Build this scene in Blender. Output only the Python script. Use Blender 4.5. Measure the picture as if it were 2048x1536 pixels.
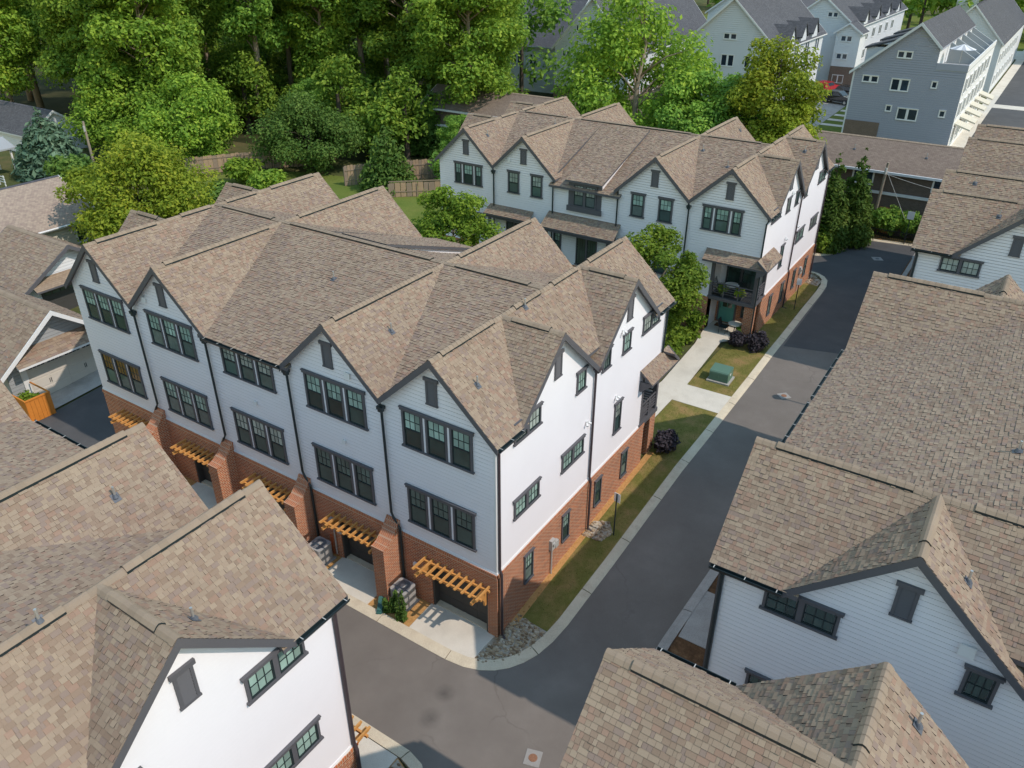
import bpy, math, random
import numpy as np
from mathutils import Vector, Matrix
random.seed(7); rng = np.random.default_rng(7)
for _o in list(bpy.data.objects): bpy.data.objects.remove(_o)
SC = bpy.context.scene
COL = SC.collection
R = math.radians

# ---------------------------------------------------------------- camera, sky, sun, exposure
FPX = 1589.0
YAW, PITCH, ROLL = R(-33.382), R(29.966), R(0.109)
CAM = np.array([11.551, -16.600, 22.182])
_d = np.array([math.cos(PITCH)*math.sin(YAW), math.cos(PITCH)*math.cos(YAW), -math.sin(PITCH)])
_r = np.array([math.cos(YAW), -math.sin(YAW), 0.0]); _u = np.cross(_r, _d)
CR = math.cos(ROLL)*_r + math.sin(ROLL)*_u; CU = -math.sin(ROLL)*_r + math.cos(ROLL)*_u; CD = _d
cam = bpy.data.cameras.new('camera'); cam.sensor_width = 36.0; cam.lens = FPX/2048*36; cam.clip_end = 3000; cam.clip_start = 0.1
camo = bpy.data.objects.new('camera', cam); COL.objects.link(camo)
camo.matrix_world = Matrix(((CR[0], CU[0], -CD[0], CAM[0]), (CR[1], CU[1], -CD[1], CAM[1]), (CR[2], CU[2], -CD[2], CAM[2]), (0, 0, 0, 1)))
SC.camera = camo
SUN = Vector((0.86, 0.03, 1.0)).normalized()
w = bpy.data.worlds.new('World'); SC.world = w; w.use_nodes = True
nt = w.node_tree; sky = nt.nodes.new('ShaderNodeTexSky'); sky.sky_type = 'NISHITA'; sky.sun_disc = False
sky.sun_elevation = math.asin(SUN.z); sky.sun_rotation = math.atan2(SUN.x, SUN.y)
sky.altitude = 0; sky.air_density = 2.7; sky.dust_density = 0.0; sky.ozone_density = 4.0
nt.links.new(sky.outputs[0], nt.nodes['Background'].inputs[0]); nt.nodes['Background'].inputs[1].default_value = 0.15
sl = bpy.data.lights.new('sun', 'SUN'); sl.energy = 2.5; sl.angle = R(0.6); sl.color = (1.0, 0.875, 0.765)
so = bpy.data.objects.new('sun', sl); COL.objects.link(so); so.location = (60, 0, 80)
so.rotation_euler = (-SUN).to_track_quat('-Z', 'Y').to_euler()
SC.view_settings.view_transform = 'Standard'; SC.view_settings.look = 'None'
SC.view_settings.exposure = 0.34; SC.view_settings.gamma = 1.0; SC.view_settings.use_curve_mapping = False

# ---------------------------------------------------------------- helpers
def project(P):
    v = np.asarray(P) - CAM; wd = v @ CD
    return 1024 + FPX*(v @ CR)/wd, 768 - FPX*(v @ CU)/wd, wd
GY = [-400, 0, 3, 6, 12, 26, 32, 40, 60, 900]; GZ = [0, 0, .25, .45, .85, .8, .55, .3, .25, .25]
def g(y): return float(np.interp(y, GY, GZ))

WINV = {}
class MB:
    """collects polygons; build() links them as one mesh object"""
    def __init__(s): s.v = []; s.f = []; s.m = []; s.cm = 0
    def mat(s, i): s.cm = i; return s
    def poly(s, pts):
        b = len(s.v); s.v.extend([tuple(p) for p in pts]); s.f.append(tuple(range(b, b+len(pts)))); s.m.append(s.cm); return s
    def raw(s, vs, fs):
        b = len(s.v); s.v.extend([tuple(p) for p in vs])
        for f in fs: s.f.append(tuple(b+i for i in f)); s.m.append(s.cm)
        return s
    def box(s, x0, x1, y0, y1, z0, z1):
        return s.raw([(x0,y0,z0),(x1,y0,z0),(x1,y1,z0),(x0,y1,z0),(x0,y0,z1),(x1,y0,z1),(x1,y1,z1),(x0,y1,z1)],
                     [(0,3,2,1),(4,5,6,7),(0,1,5,4),(1,2,6,5),(2,3,7,6),(3,0,4,7)])
    def obox(s, o, a, b, c):
        o, a, b, c = Vector(o), Vector(a), Vector(b), Vector(c)
        return s.raw([o, o+a, o+a+b, o+b, o+c, o+a+c, o+a+b+c, o+b+c],
                     [(0,3,2,1),(4,5,6,7),(0,1,5,4),(1,2,6,5),(2,3,7,6),(3,0,4,7)])
    def prism(s, pts, vec):
        vec = Vector(vec); pts = [Vector(p) for p in pts]; n = len(pts)
        fs = [tuple(range(n-1, -1, -1)), tuple(range(n, 2*n))] + [(i, (i+1) % n, n+(i+1) % n, n+i) for i in range(n)]
        return s.raw(pts+[p+vec for p in pts], fs)
    def tube(s, pts, rad, n=8, cap=True):
        pts = [Vector(p) for p in pts]; rads = rad if hasattr(rad, '__len__') else [rad]*len(pts); b = len(s.v)
        for i, p in enumerate(pts):
            d = (pts[min(i+1, len(pts)-1)]-pts[max(i-1, 0)]).normalized()
            x = d.cross(Vector((0, 0, 1))) if abs(d.z) < .95 else d.cross(Vector((0, 1, 0)))
            x.normalize(); y = d.cross(x)
            for k in range(n):
                a = 2*math.pi*k/n; s.v.append(tuple(p+(x*math.cos(a)+y*math.sin(a))*rads[i]))
        for i in range(len(pts)-1):
            for k in range(n):
                s.f.append((b+i*n+k, b+i*n+(k+1) % n, b+(i+1)*n+(k+1) % n, b+(i+1)*n+k)); s.m.append(s.cm)
        if cap:
            s.f.append(tuple(b+k for k in range(n-1, -1, -1))); s.m.append(s.cm)
            e = b+(len(pts)-1)*n; s.f.append(tuple(e+k for k in range(n))); s.m.append(s.cm)
        return s
    def cone(s, p0, p1, r0, r1, n=12): return s.tube([p0, p1], [r0, r1], n)
    def mesh(s, name, mats, smooth=False):
        me = bpy.data.meshes.new(name); me.from_pydata(s.v, [], s.f)
        for m_ in (mats if isinstance(mats, (list, tuple)) else [mats]): me.materials.append(m_)
        if any(s.m): me.polygons.foreach_set('material_index', s.m)
        finish(me, smooth); return me
    def build(s, name, mats, parent=None, smooth=False): return obj(name, s.mesh(name, mats, smooth), parent)

def finish(me, smooth=False):
    """UVs in metres: u along the horizontal of each face, v up its slope"""
    n = len(me.polygons)
    if n == 0: return
    nor = np.zeros(n*3); me.polygons.foreach_get('normal', nor); nor = nor.reshape(-1, 3)
    lt = np.zeros(n, int); me.polygons.foreach_get('loop_total', lt)
    li = np.zeros(len(me.loops), int); me.loops.foreach_get('vertex_index', li)
    co = np.zeros(len(me.vertices)*3); me.vertices.foreach_get('co', co); co = co.reshape(-1, 3)
    u = np.stack([-nor[:,1], nor[:,0], np.zeros(n)], 1); ln = np.linalg.norm(u, axis=1)
    flat = ln < .05; u[flat] = (1, 0, 0); u[~flat] /= ln[~flat][:, None]; vv = np.cross(nor, u)
    pi = np.repeat(np.arange(n), lt); c = co[li]
    uv = np.stack([(c*u[pi]).sum(1), (c*vv[pi]).sum(1)], 1)
    me.uv_layers.new(name='UVMap').data.foreach_set('uv', uv.ravel())
    if smooth: me.polygons.foreach_set('use_smooth', [True]*n)
    me.update()

def obj(name, me, parent=None, matrix=None):
    o = bpy.data.objects.new(name, me); COL.objects.link(o)
    if parent is not None:
        o.parent = parent
        if parent.name in WINV: o.matrix_parent_inverse = WINV[parent.name]
    if matrix is not None: o.matrix_basis = matrix
    return o
def tag(o, label, cat, group=None, kind=None):
    if label: o['label'] = label
    if cat: o['category'] = cat
    if group: o['group'] = group
    if kind: o['kind'] = kind
    return o
def thing(name, label, cat, loc=(0, 0, 0), group=None, rz=0, worldkids=False):
    """an Empty at the thing's base; with worldkids its parts are given in world coordinates"""
    o = bpy.data.objects.new(name, None); COL.objects.link(o); o.empty_display_size = .3
    o.location = loc; o.rotation_euler = (0, 0, rz); tag(o, label, cat, group)
    if worldkids: WINV[o.name] = Matrix.LocRotScale(Vector(loc), Matrix.Rotation(rz, 3, 'Z'), None).inverted()
    return o
def copy_tree(o, parent=None):
    c = o.copy(); COL.objects.link(c); c.parent = parent
    for ch in list(o.children): copy_tree(ch, c)
    return c
def struct(o): o['kind'] = 'structure'; return o

# ---------------------------------------------------------------- materials
def newmat(name):
    m = bpy.data.materials.new(name); m.use_nodes = True
    return m, m.node_tree, m.node_tree.nodes['Principled BSDF']
def N(t, typ, **k):
    n = t.nodes.new(typ)
    for a, b in k.items():
        if a.startswith('i_'): n.inputs[a[2:].replace('_', ' ')].default_value = b
        else: setattr(n, a, b)
    return n
def mixc(t, fac, a, b, blend='MIX'):
    n = t.nodes.new('ShaderNodeMix'); n.data_type = 'RGBA'; n.blend_type = blend
    for i, v in ((0, fac), (6, a), (7, b)):
        if hasattr(v, 'is_linked') or hasattr(v, 'node'): t.links.new(v, n.inputs[i])
        elif i == 0: n.inputs[0].default_value = v
        else: n.inputs[i].default_value = (*v, 1) if len(v) == 3 else v
    return n.outputs[2]
def ramp(t, src, stops, interp='LINEAR'):
    n = t.nodes.new('ShaderNodeValToRGB'); n.color_ramp.interpolation = interp; e = n.color_ramp.elements
    while len(e) > 1: e.remove(e[-1])
    e[0].position = stops[0][0]; e[0].color = (*stops[0][1], 1)
    for p, c in stops[1:]: x = e.new(p); x.color = (*c, 1)
    t.links.new(src, n.inputs[0]); return n.outputs[0]
def coords(t, kind='Object', scale=(1, 1, 1)):
    c = t.nodes.new('ShaderNodeTexCoord'); m = t.nodes.new('ShaderNodeMapping'); m.inputs['Scale'].default_value = scale
    t.links.new(c.outputs[kind], m.inputs[0]); return m.outputs[0]
def noise(t, vec, scale, detail=4, rough=.55):
    n = N(t, 'ShaderNodeTexNoise', i_Scale=scale, i_Detail=detail, i_Roughness=rough); t.links.new(vec, n.inputs['Vector']); return n.outputs[0]
def bump(t, b, h, strength=.3, dist=.01):
    n = N(t, 'ShaderNodeBump', i_Strength=strength, i_Distance=dist); t.links.new(h, n.inputs['Height']); t.links.new(n.outputs[0], b.inputs['Normal'])
MATS = {}
def plain(name, col, rough=.6, var=.12, scale=3.0, bs=0.0, spec=.35, metal=0.0, fine=40):
    m, t, b = newmat(name); v = coords(t)
    f = noise(t, v, scale); f2 = noise(t, v, fine, 2)
    c = mixc(t, f, tuple(x*(1-var) for x in col), tuple(min(1, x*(1+var)) for x in col))
    c = mixc(t, .35*min(1, var*4), c, mixc(t, f2, (.35, .35, .35), (.65, .65, .65)), 'OVERLAY')
    t.links.new(c, b.inputs['Base Color']); b.inputs['Roughness'].default_value = rough
    b.inputs['Specular IOR Level'].default_value = spec; b.inputs['Metallic'].default_value = metal
    if bs: bump(t, b, f2, bs, .01)
    MATS[name] = m; return m
def brickmat(name, c1, c2, mortar, bw=.215, bh=.075, mort=.011, var=.5):
    m, t, b = newmat(name); uv = coords(t, 'UV')
    br = N(t, 'ShaderNodeTexBrick', i_Scale=1.0, i_Mortar_Size=mort, i_Mortar_Smooth=.1, i_Bias=0.0, i_Brick_Width=bw, i_Row_Height=bh)
    t.links.new(uv, br.inputs['Vector']); br.inputs['Color1'].default_value = (*c1, 1); br.inputs['Color2'].default_value = (*c2, 1); br.inputs['Mortar'].default_value = (*mortar, 1)
    n1 = noise(t, uv, 1.1, 5); n2 = noise(t, uv, 23, 2)
    c = mixc(t, .5, br.outputs[0], mixc(t, n1, (.3, .3, .3), (.7, .68, .66)), 'OVERLAY')
    c = mixc(t, var*.6, c, mixc(t, n2, (.25, .25, .25), (.75, .75, .75)), 'OVERLAY')
    t.links.new(c, b.inputs['Base Color']); b.inputs['Roughness'].default_value = .85; b.inputs['Specular IOR Level'].default_value = .2
    inv = N(t, 'ShaderNodeMath', operation='SUBTRACT'); inv.inputs[0].default_value = 1; t.links.new(br.outputs[1], inv.inputs[1])
    bump(t, b, inv.outputs[0], .6, .01); MATS[name] = m; return m
TAB = [(0.00, (0.281, 0.216, 0.158)), (0.14, (0.255, 0.186, 0.136)), (0.26, (0.303, 0.234, 0.172)), (0.40, (0.271, 0.183, 0.134)), (0.47, (0.243, 0.183, 0.148)), (0.58, (0.291, 0.221, 0.162)), (0.72, (0.235, 0.171, 0.125)), (0.80, (0.287, 0.194, 0.143)), (0.86, (0.317, 0.247, 0.180)), (0.95, (0.252, 0.189, 0.153))]
def tabmat(name, stops, island=True, sat=1.0):
    m, t, b = newmat(name); v = coords(t)
    gi = t.nodes.new('ShaderNodeNewGeometry'); oi = t.nodes.new('ShaderNodeObjectInfo')
    ad = N(t, 'ShaderNodeMath', operation='ADD'); t.links.new(gi.outputs['Random Per Island'], ad.inputs[0]); t.links.new(oi.outputs['Random'], ad.inputs[1])
    fr = N(t, 'ShaderNodeMath', operation='FRACT'); t.links.new(ad.outputs[0], fr.inputs[0])
    c = ramp(t, fr.outputs[0], stops, 'CONSTANT')
    gcol = t.nodes.new('ShaderNodeNewGeometry')
    n1 = noise(t, gcol.outputs['Position'], 130, 2); n2 = noise(t, gcol.outputs['Position'], .45, 4)
    c = mixc(t, .4, c, mixc(t, n1, (.25, .25, .25), (.75, .75, .75)), 'OVERLAY')
    c = mixc(t, .5, c, mixc(t, n2, (.36, .36, .36), (.62, .62, .62)), 'OVERLAY')
    t.links.new(c, b.inputs['Base Color']); b.inputs['Roughness'].default_value = .9; b.inputs['Specular IOR Level'].default_value = .15
    bump(t, b, n1, .35, .006); MATS[name] = m; return m
def shingletex(name, c1, c2, c3, bw=.22, bh=.145):
    m, t, b = newmat(name); uv = coords(t, 'UV')
    br = N(t, 'ShaderNodeTexBrick', i_Scale=1.0, i_Mortar_Size=.008, i_Mortar_Smooth=.3, i_Brick_Width=bw, i_Row_Height=bh)
    t.links.new(uv, br.inputs['Vector']); br.inputs['Color1'].default_value = (*c1, 1); br.inputs['Color2'].default_value = (*c2, 1); br.inputs['Mortar'].default_value = (*c3, 1)
    n1 = noise(t, uv, 4.3, 3, .7); n2 = noise(t, uv, .35, 4)
    c = mixc(t, .6, br.outputs[0], mixc(t, n1, (.25, .25, .25), (.75, .74, .72)), 'OVERLAY')
    c = mixc(t, .5, c, mixc(t, n2, (.35, .35, .35), (.62, .62, .62)), 'OVERLAY')
    t.links.new(c, b.inputs['Base Color']); b.inputs['Roughness'].default_value = .92; b.inputs['Specular IOR Level'].default_value = .15
    bump(t, b, br.outputs[1], -.4, .01); MATS[name] = m; return m
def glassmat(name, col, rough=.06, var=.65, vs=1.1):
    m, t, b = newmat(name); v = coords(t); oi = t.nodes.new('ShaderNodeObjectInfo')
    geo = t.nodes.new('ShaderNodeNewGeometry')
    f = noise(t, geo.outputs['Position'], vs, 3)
    c = mixc(t, f, tuple(x*(1-var) for x in col), tuple(x*(1+var) for x in col))  # noise tone put into the colour in place of uneven reflections
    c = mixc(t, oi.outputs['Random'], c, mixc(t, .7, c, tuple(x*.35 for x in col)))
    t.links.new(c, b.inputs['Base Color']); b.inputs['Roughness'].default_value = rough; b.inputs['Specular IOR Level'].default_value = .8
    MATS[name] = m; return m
def leafmat(name, stops, trans=.35, hue=(1, 1, 1)):
    m, t, b = newmat(name)
    gi = t.nodes.new('ShaderNodeNewGeometry'); oi = t.nodes.new('ShaderNodeObjectInfo')
    n2 = noise(t, gi.outputs['Position'], .35, 3)
    ad = N(t, 'ShaderNodeMath', operation='MULTIPLY_ADD'); t.links.new(gi.outputs['Random Per Island'], ad.inputs[0]); ad.inputs[1].default_value = .55
    ms = N(t, 'ShaderNodeMath', operation='MULTIPLY_ADD'); t.links.new(n2, ms.inputs[0]); ms.inputs[1].default_value = .9; ms.inputs[2].default_value = -.22
    t.links.new(ms.outputs[0], ad.inputs[2])
    c = ramp(t, ad.outputs[0], stops)
    hs = N(t, 'ShaderNodeHueSaturation'); t.links.new(c, hs.inputs['Color'])
    mr = N(t, 'ShaderNodeMapRange'); t.links.new(oi.outputs['Random'], mr.inputs[0]); mr.inputs[3].default_value = .8; mr.inputs[4].default_value = 1.2
    t.links.new(mr.outputs[0], hs.inputs['Value'])
    t.links.new(hs.outputs[0], b.inputs['Base Color']); b.inputs['Roughness'].default_value = .65; b.inputs['Specular IOR Level'].default_value = .25
    tr = t.nodes.new('ShaderNodeBsdfTranslucent'); t.links.new(hs.outputs[0], tr.inputs[0])
    mx = t.nodes.new('ShaderNodeMixShader'); mx.inputs[0].default_value = trans
    out = t.nodes['Material Output']; t.links.new(b.outputs[0], mx.inputs[1]); t.links.new(tr.outputs[0], mx.inputs[2]); t.links.new(mx.outputs[0], out.inputs[0])
    MATS[name] = m; return m
plain('siding', (.82, .795, .81), .55, .05, .45, 0, .3, fine=5)
plain('trim', (.105, .103, .112), .55, .08, 2)
plain('sash', (.018, .030, .032), .45, .1, 3)
plain('pipe', (.014, .026, .030), .35, .1, 3, spec=.5)
plain('pipe_brown', (.060, .045, .050), .4, .1, 3)
plain('white_trim', (.75, .75, .74), .5, .04, 2)
plain('metal', (.55, .55, .53), .4, .1, 4, metal=.7)
plain('lead', (.10, .11, .13), .5, .2, 6)
plain('door_grey', (.062, .060, .056), .6, .1, 2)
plain('teal_paint', (.10, .33, .29), .45, .05, 2)
plain('grey_box', (.42, .42, .40), .5, .06, 3)
plain('soffit', (.30, .30, .31), .6, .05, 2)
plain('dark_room', (.012, .014, .015), .9, .1, 2)
brickmat('brick', (.50, .145, .050), (.285, .078, .036), (.52, .40, .29), .235, .083, .014)
brickmat('rowlock', (.54, .165, .06), (.37, .11, .048), (.52, .40, .29), bw=.082, bh=.16, mort=.012)
tabmat('tab', TAB); plain('tab_edge', (.060, .050, .043), .95, .2, 8)
tabmat('cap', [(0, (.270, .212, .158)), (.3, (.290, .228, .170)), (.55, (.250, .196, .146)), (.8, (.278, .216, .162))])
shingletex('shingle', (.330, .252, .180), (.270, .200, .142), (.15, .115, .085))
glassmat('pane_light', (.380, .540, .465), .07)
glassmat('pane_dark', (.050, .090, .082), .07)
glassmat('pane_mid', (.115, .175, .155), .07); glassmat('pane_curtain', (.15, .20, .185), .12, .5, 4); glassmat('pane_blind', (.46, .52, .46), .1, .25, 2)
glassmat('pane_amber_reflection', (.30, .17, .055), .08, .7, 6)  # amber reflection put into the pane's base colour
plain('cedar', (.56, .275, .080), .7, .32, 9, .3, fine=70)
# ---------------------------------------------------------------- windows
MC = {}
def cached(key, fn):
    if key not in MC: MC[key] = fn()
    return MC[key]
def r3(x): return round(x, 3)
def wall_matrix(p, n):
    """local -Y looks out of the wall, local X runs along it"""
    n = Vector(n).normalized(); x = Vector((0, 0, 1)).cross(n)
    return Matrix(((x.x, -n.x, 0, p[0]), (x.y, -n.y, 0, p[1]), (x.z, -n.z, 1, p[2]), (0, 0, 0, 1)))
def sash_mesh(w, h, style, mat):
    def f():
        m = MB(); fr = .045 if style != 'grid' else .04; d0, d1 = -.036, .0
        m.box(-w/2, -w/2+fr, d0, d1, 0, h); m.box(w/2-fr, w/2, d0, d1, 0, h)
        m.box(-w/2+fr, w/2-fr, d0, d1, 0, fr+.01); m.box(-w/2+fr, w/2-fr, d0, d1, h-fr, h)
        z0 = fr+.01
        if style == 'dh': m.box(-w/2+fr, w/2-fr, d0-.008, d1, h*.5-.025, h*.5+.025); z0 = h*.5+.025
        z1 = h-fr; x0, x1 = -w/2+fr, w/2-fr
        if style in ('dh', 'grid'):
            nc = 3 if w > .45 else 2
            for i in range(1, nc): xx = x0+(x1-x0)*i/nc; m.box(xx-.011, xx+.011, d0+.008, d1, z0, z1)
            zz = (z0+z1)/2; m.box(x0, x1, d0+.006, d1, zz-.011, zz+.011)
        return m.mesh('sash', mat)
    return cached(('sash', r3(w), r3(h), style, mat.name), f)
def pane_mesh(w, h, mat):
    return cached(('pane', r3(w), r3(h), mat.name), lambda: MB().box(-w/2, w/2, -.016, -.004, 0, h).mesh('pane', mat))
def window(root, p, n, xs, h, style='dh', trim='trim', sash='sash', up='pane_light', lo='pane_dark', jw=.085, head=.13, sill=.06, ear=.05, post='siding', panes=True, label=None):
    """p: bottom centre of the trim on the wall plane; xs: list of (x0,x1) casing-to-casing openings; h: full height with head and sill"""
    mw = wall_matrix(p, n); X0, X1 = min(a for a, b in xs), max(b for a, b in xs)
    def tm():
        m = MB(); m.box(X0-ear, X1+ear, -.075, 0, h-head, h); m.box(X0-ear-.02, X1+ear+.02, -.095, 0, h-.03, h+.006)
        m.box(X0-ear, X1+ear, -.085, 0, 0, sill)
        for a, b in xs: m.box(a, a+jw, -.05, 0, sill, h-head); m.box(b-jw, b, -.05, 0, sill, h-head)
        m.mat(1)
        for (a, b), (c, d) in zip(xs[:-1], xs[1:]):
            if c-b > .02: m.box(b, c, -.03, 0, sill, h-head)
        return m.mesh('window', [MATS[trim], MATS[post]])
    me = cached(('trim', tuple((r3(a), r3(b)) for a, b in xs), r3(h), trim, post, head, sill, ear, jw), tm)
    wo = obj('window', me, root, mw)
    if label: wo['label'] = label
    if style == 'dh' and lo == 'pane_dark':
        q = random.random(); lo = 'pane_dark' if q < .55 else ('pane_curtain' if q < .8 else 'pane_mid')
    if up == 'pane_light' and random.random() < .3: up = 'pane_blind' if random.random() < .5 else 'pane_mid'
    for a, b in xs:
        w_ = b-a-2*jw; hh = h-head-sill; cx = (a+b)/2
        obj('sash', sash_mesh(w_, hh, style, MATS[sash]), wo, Matrix.Translation((cx, 0, sill)))
        fr = .045 if style != 'grid' else .04; z0 = fr+.01; z1 = hh-fr; gx0, gx1 = cx-w_/2+fr, cx+w_/2-fr
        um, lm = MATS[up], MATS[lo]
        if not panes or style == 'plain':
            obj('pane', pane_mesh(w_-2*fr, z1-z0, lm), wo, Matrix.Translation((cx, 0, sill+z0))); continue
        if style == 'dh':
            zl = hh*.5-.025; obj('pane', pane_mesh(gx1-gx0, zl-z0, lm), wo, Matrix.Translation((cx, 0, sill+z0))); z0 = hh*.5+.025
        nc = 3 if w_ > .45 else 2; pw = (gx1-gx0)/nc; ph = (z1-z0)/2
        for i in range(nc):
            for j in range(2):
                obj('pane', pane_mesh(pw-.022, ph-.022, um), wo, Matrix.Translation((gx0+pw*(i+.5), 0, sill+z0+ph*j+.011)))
    return wo
def louver(root, p, n, w=.45, h=1.0):
    def f():
        m = MB(); jw = .075
        m.box(-w/2-.06, w/2+.06, -.07, 0, h-.12, h); m.box(-w/2-.02, w/2+.02, -.06, 0, -.0, .05)
        m.box(-w/2, -w/2+jw, -.045, 0, .05, h-.12); m.box(w/2-jw, w/2, -.045, 0, .05, h-.12)
        k = 9
        for i in range(k):
            z = .05+(h-.17)*i/k; d = (h-.17)/k
            m.poly([(-w/2+jw, -.04, z), (w/2-jw, -.04, z), (w/2-jw, -.01, z+d*.9), (-w/2+jw, -.01, z+d*.9)])
            m.poly([(-w/2+jw, -.04, z), (-w/2+jw, -.01, z), (w/2-jw, -.01, z), (w/2-jw, -.04, z)])
        return m.mesh('gable_vent', MATS['trim'])
    return obj('gable_vent', cached(('louver', w, h), f), root, wall_matrix(p, n))

# ---------------------------------------------------------------- shingles
EXPO = .115
def tab_fields(pieces, env=None, view=True, widths=(.075, .1, .125, .155, .2), expo=EXPO):
    """pieces: (P0,e,Le,s,Ls,n); returns arrays of tabs (origin, along, up, normal, width)"""
    out = []
    for (P0, e, Le, s, Ls, n, key) in pieces:
        P0, e, s, n = (np.array(q, float) for q in (P0, e, s, n))
        mid = P0+e*Le/2+s*Ls/2
        if view and (CAM-mid) @ n < -.12*np.linalg.norm(CAM-mid): continue
        for j in range(int(math.ceil(Ls/expo))):
            d0 = j*expo; up = min(expo+.02, Ls-d0)
            if up < .03: continue
            k = int(Le/.09)+10; ws = rng.choice(widths, k)*rng.uniform(.9, 1.1, k)
            a = np.concatenate([[0], np.cumsum(ws)])-rng.uniform(0, .3)
            a0 = np.clip(a[:-1], 0, Le); a1 = np.clip(a[1:], 0, Le); ok = a1-a0 > .015; a0, a1 = a0[ok], a1[ok]
            org = P0+s*d0+a0[:, None]*e
            c = org+s*up*.5+((a1-a0)*.5)[:, None]*e
            keep = np.ones(len(a0), bool)
            if env is not None: keep &= env(c, key)
            if view:
                px, py, wd = project(c); keep &= (px > -260) & (px < 2300) & (py > -160) & (py < 1760) & (wd > 1)
            if not keep.any(): continue
            kk = keep.sum()
            out.append((org[keep], np.repeat(e[None], kk, 0), np.repeat(s[None]*up, kk, 0), np.repeat(n[None], kk, 0), (a1-a0)[keep], c[keep]))
    if not out: return None
    return [np.concatenate([o[i] for o in out]) for i in range(6)]
def tab_mesh(name, T, idx, mat):
    org, e, s, n, wd, c = (x[idx] for x in T); k = len(org)
    th = rng.choice([.006, .010, .020, .026], k, p=[.3, .3, .2, .2])[:, None]; ew = e*(wd-.004)[:, None]
    V = np.stack([org+n*th, org+ew+n*th, org+ew+s+n*.002, org+s+n*.002, org-n*.004, org+ew-n*.004], 1).reshape(-1, 3)
    b = (np.arange(k)*6)[:, None]
    q = np.concatenate([b+[0, 1, 2, 3], b+[4, 5, 1, 0]], 0); t3 = np.concatenate([b+[4, 0, 3], b+[1, 5, 2]], 0)
    me = bpy.data.meshes.new(name)
    me.vertices.add(len(V)); me.vertices.foreach_set('co', V.ravel())
    loops = np.concatenate([q.ravel(), t3.ravel()]); me.loops.add(len(loops)); me.loops.foreach_set('vertex_index', loops.astype(np.int32))
    st = np.concatenate([np.arange(len(q))*4, len(q)*4+np.arange(len(t3))*3]); me.polygons.add(len(st)); me.polygons.foreach_set('loop_start', st.astype(np.int32))
    me.materials.append(mat); me.materials.append(MATS['tab_edge']); mi = np.ones(len(q)+len(t3), np.int32); mi[:k] = 0; me.polygons.foreach_set('material_index', mi); me.update(calc_edges=True); me.shade_flat(); return me
def unit_tab(): # x along, y up slope, unit size; z is height in metres
    return cached('unit_tab', lambda: MB().raw([(0,0,.016),(1,0,.016),(1,1,.002),(0,1,.002)], [(0,1,2,3)]).mat(1).raw([(0,0,-.004),(1,0,-.004),(1,0,.016),(0,0,.016),(0,1,.002),(1,1,.002)], [(0,1,2,3),(0,3,4),(2,1,5)]).mesh('shingle', [MATS['tab'], MATS['tab_edge']]))
def shingle_roof(roof, pieces, env=None, singles=0, widths=(.075, .1, .125, .155, .2), expo=EXPO, mat='tab'):
    T = tab_fields(pieces, env, True, widths, expo)
    if T is None: return
    k = len(T[0]); one = np.zeros(k, bool)
    if singles:
        px, py, wd = project(T[5]); v = CAM-T[5]; face = (v*T[3]).sum(1)/np.linalg.norm(v, axis=1)
        score = face*T[4]/wd**2; score[(px < 5) | (px > 2043) | (py < 5) | (py > 1531) | (T[4] < .09)] = -1
        one[np.argsort(-score)[:singles]] = True
        me = unit_tab()
        for i in np.nonzero(one)[0]:
            e = T[1][i]*(T[4][i]-.004); s = T[2][i]; n = T[3][i]; o = T[0][i]
            obj('shingle', me, roof, Matrix(((e[0], s[0], n[0], o[0]), (e[1], s[1], n[1], o[1]), (e[2], s[2], n[2], o[2]), (0, 0, 0, 1))))
    f = obj('shingle_field', tab_mesh('shingle_field', T, ~one, MATS[mat]), roof); f['kind'] = 'stuff'
def ridge_cap(roof, a, b, k1, k2, side, raised=None, w=.13, mat='cap'):
    """cap shingles over a ridge from a to b; side: horizontal unit vector across; raised: list of (t0,t1) metres carrying a ridge vent"""
    a, b, c = Vector(a), Vector(b), Vector(side); L = (b-a).length; d = (b-a)/L; m = MB()
    def sec(x, lift, off):
        p = a+d*x; pts = []
        for q in (-w, -w*.45, 0, w*.45, w):
            k = k1 if q < 0 else k2; zz = -k*abs(q)*(.86 if abs(q) < w*.6 else 1)+off+lift
            if q == 0: zz -= .02
            pts.append(p+c*q+Vector((0, 0, zz)))
        return pts
    def run(x0, x1, lift):
        st = .2 if (CAM[2]-a.z) < 40 else .3; n = max(1, int(round((x1-x0)/st)))
        for i in range(n):
            u0 = x0+(x1-x0)*i/n; u1 = x0+(x1-x0)*(i+1)/n
            p = sec(u0, lift, .038); q = sec(min(u1+.03, x1), lift, .026)
            m.raw(p+q, [(j, j+1, j+6, j+5) for j in range(4)]+[(0, 5, 5, 0)][:0])
    m.mat(0); run(0, L, 0)
    for (x0, x1) in (raised or []):
        if x1-x0 < .5: continue
        run(x0, x1, .045)
        p0, p1, q0, q1 = sec(x0, .05, .03), sec(x0, -.02, .0), sec(x1, .05, .03), sec(x1, -.02, .0)
        m.mat(1)
        m.poly([p0[0], q0[0], q1[0], p1[0]]); m.poly([p0[4], p1[4], q1[4], q0[4]])
        m.raw(p0+p1, [(j, j+1, j+6, j+5) for j in range(4)]); m.raw(q0+q1, [(j, j+1, j+6, j+5) for j in range(4)])
        m.mat(0)
    return m.build('ridge_cap', [MATS[mat], MATS['pipe']], roof)
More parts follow.
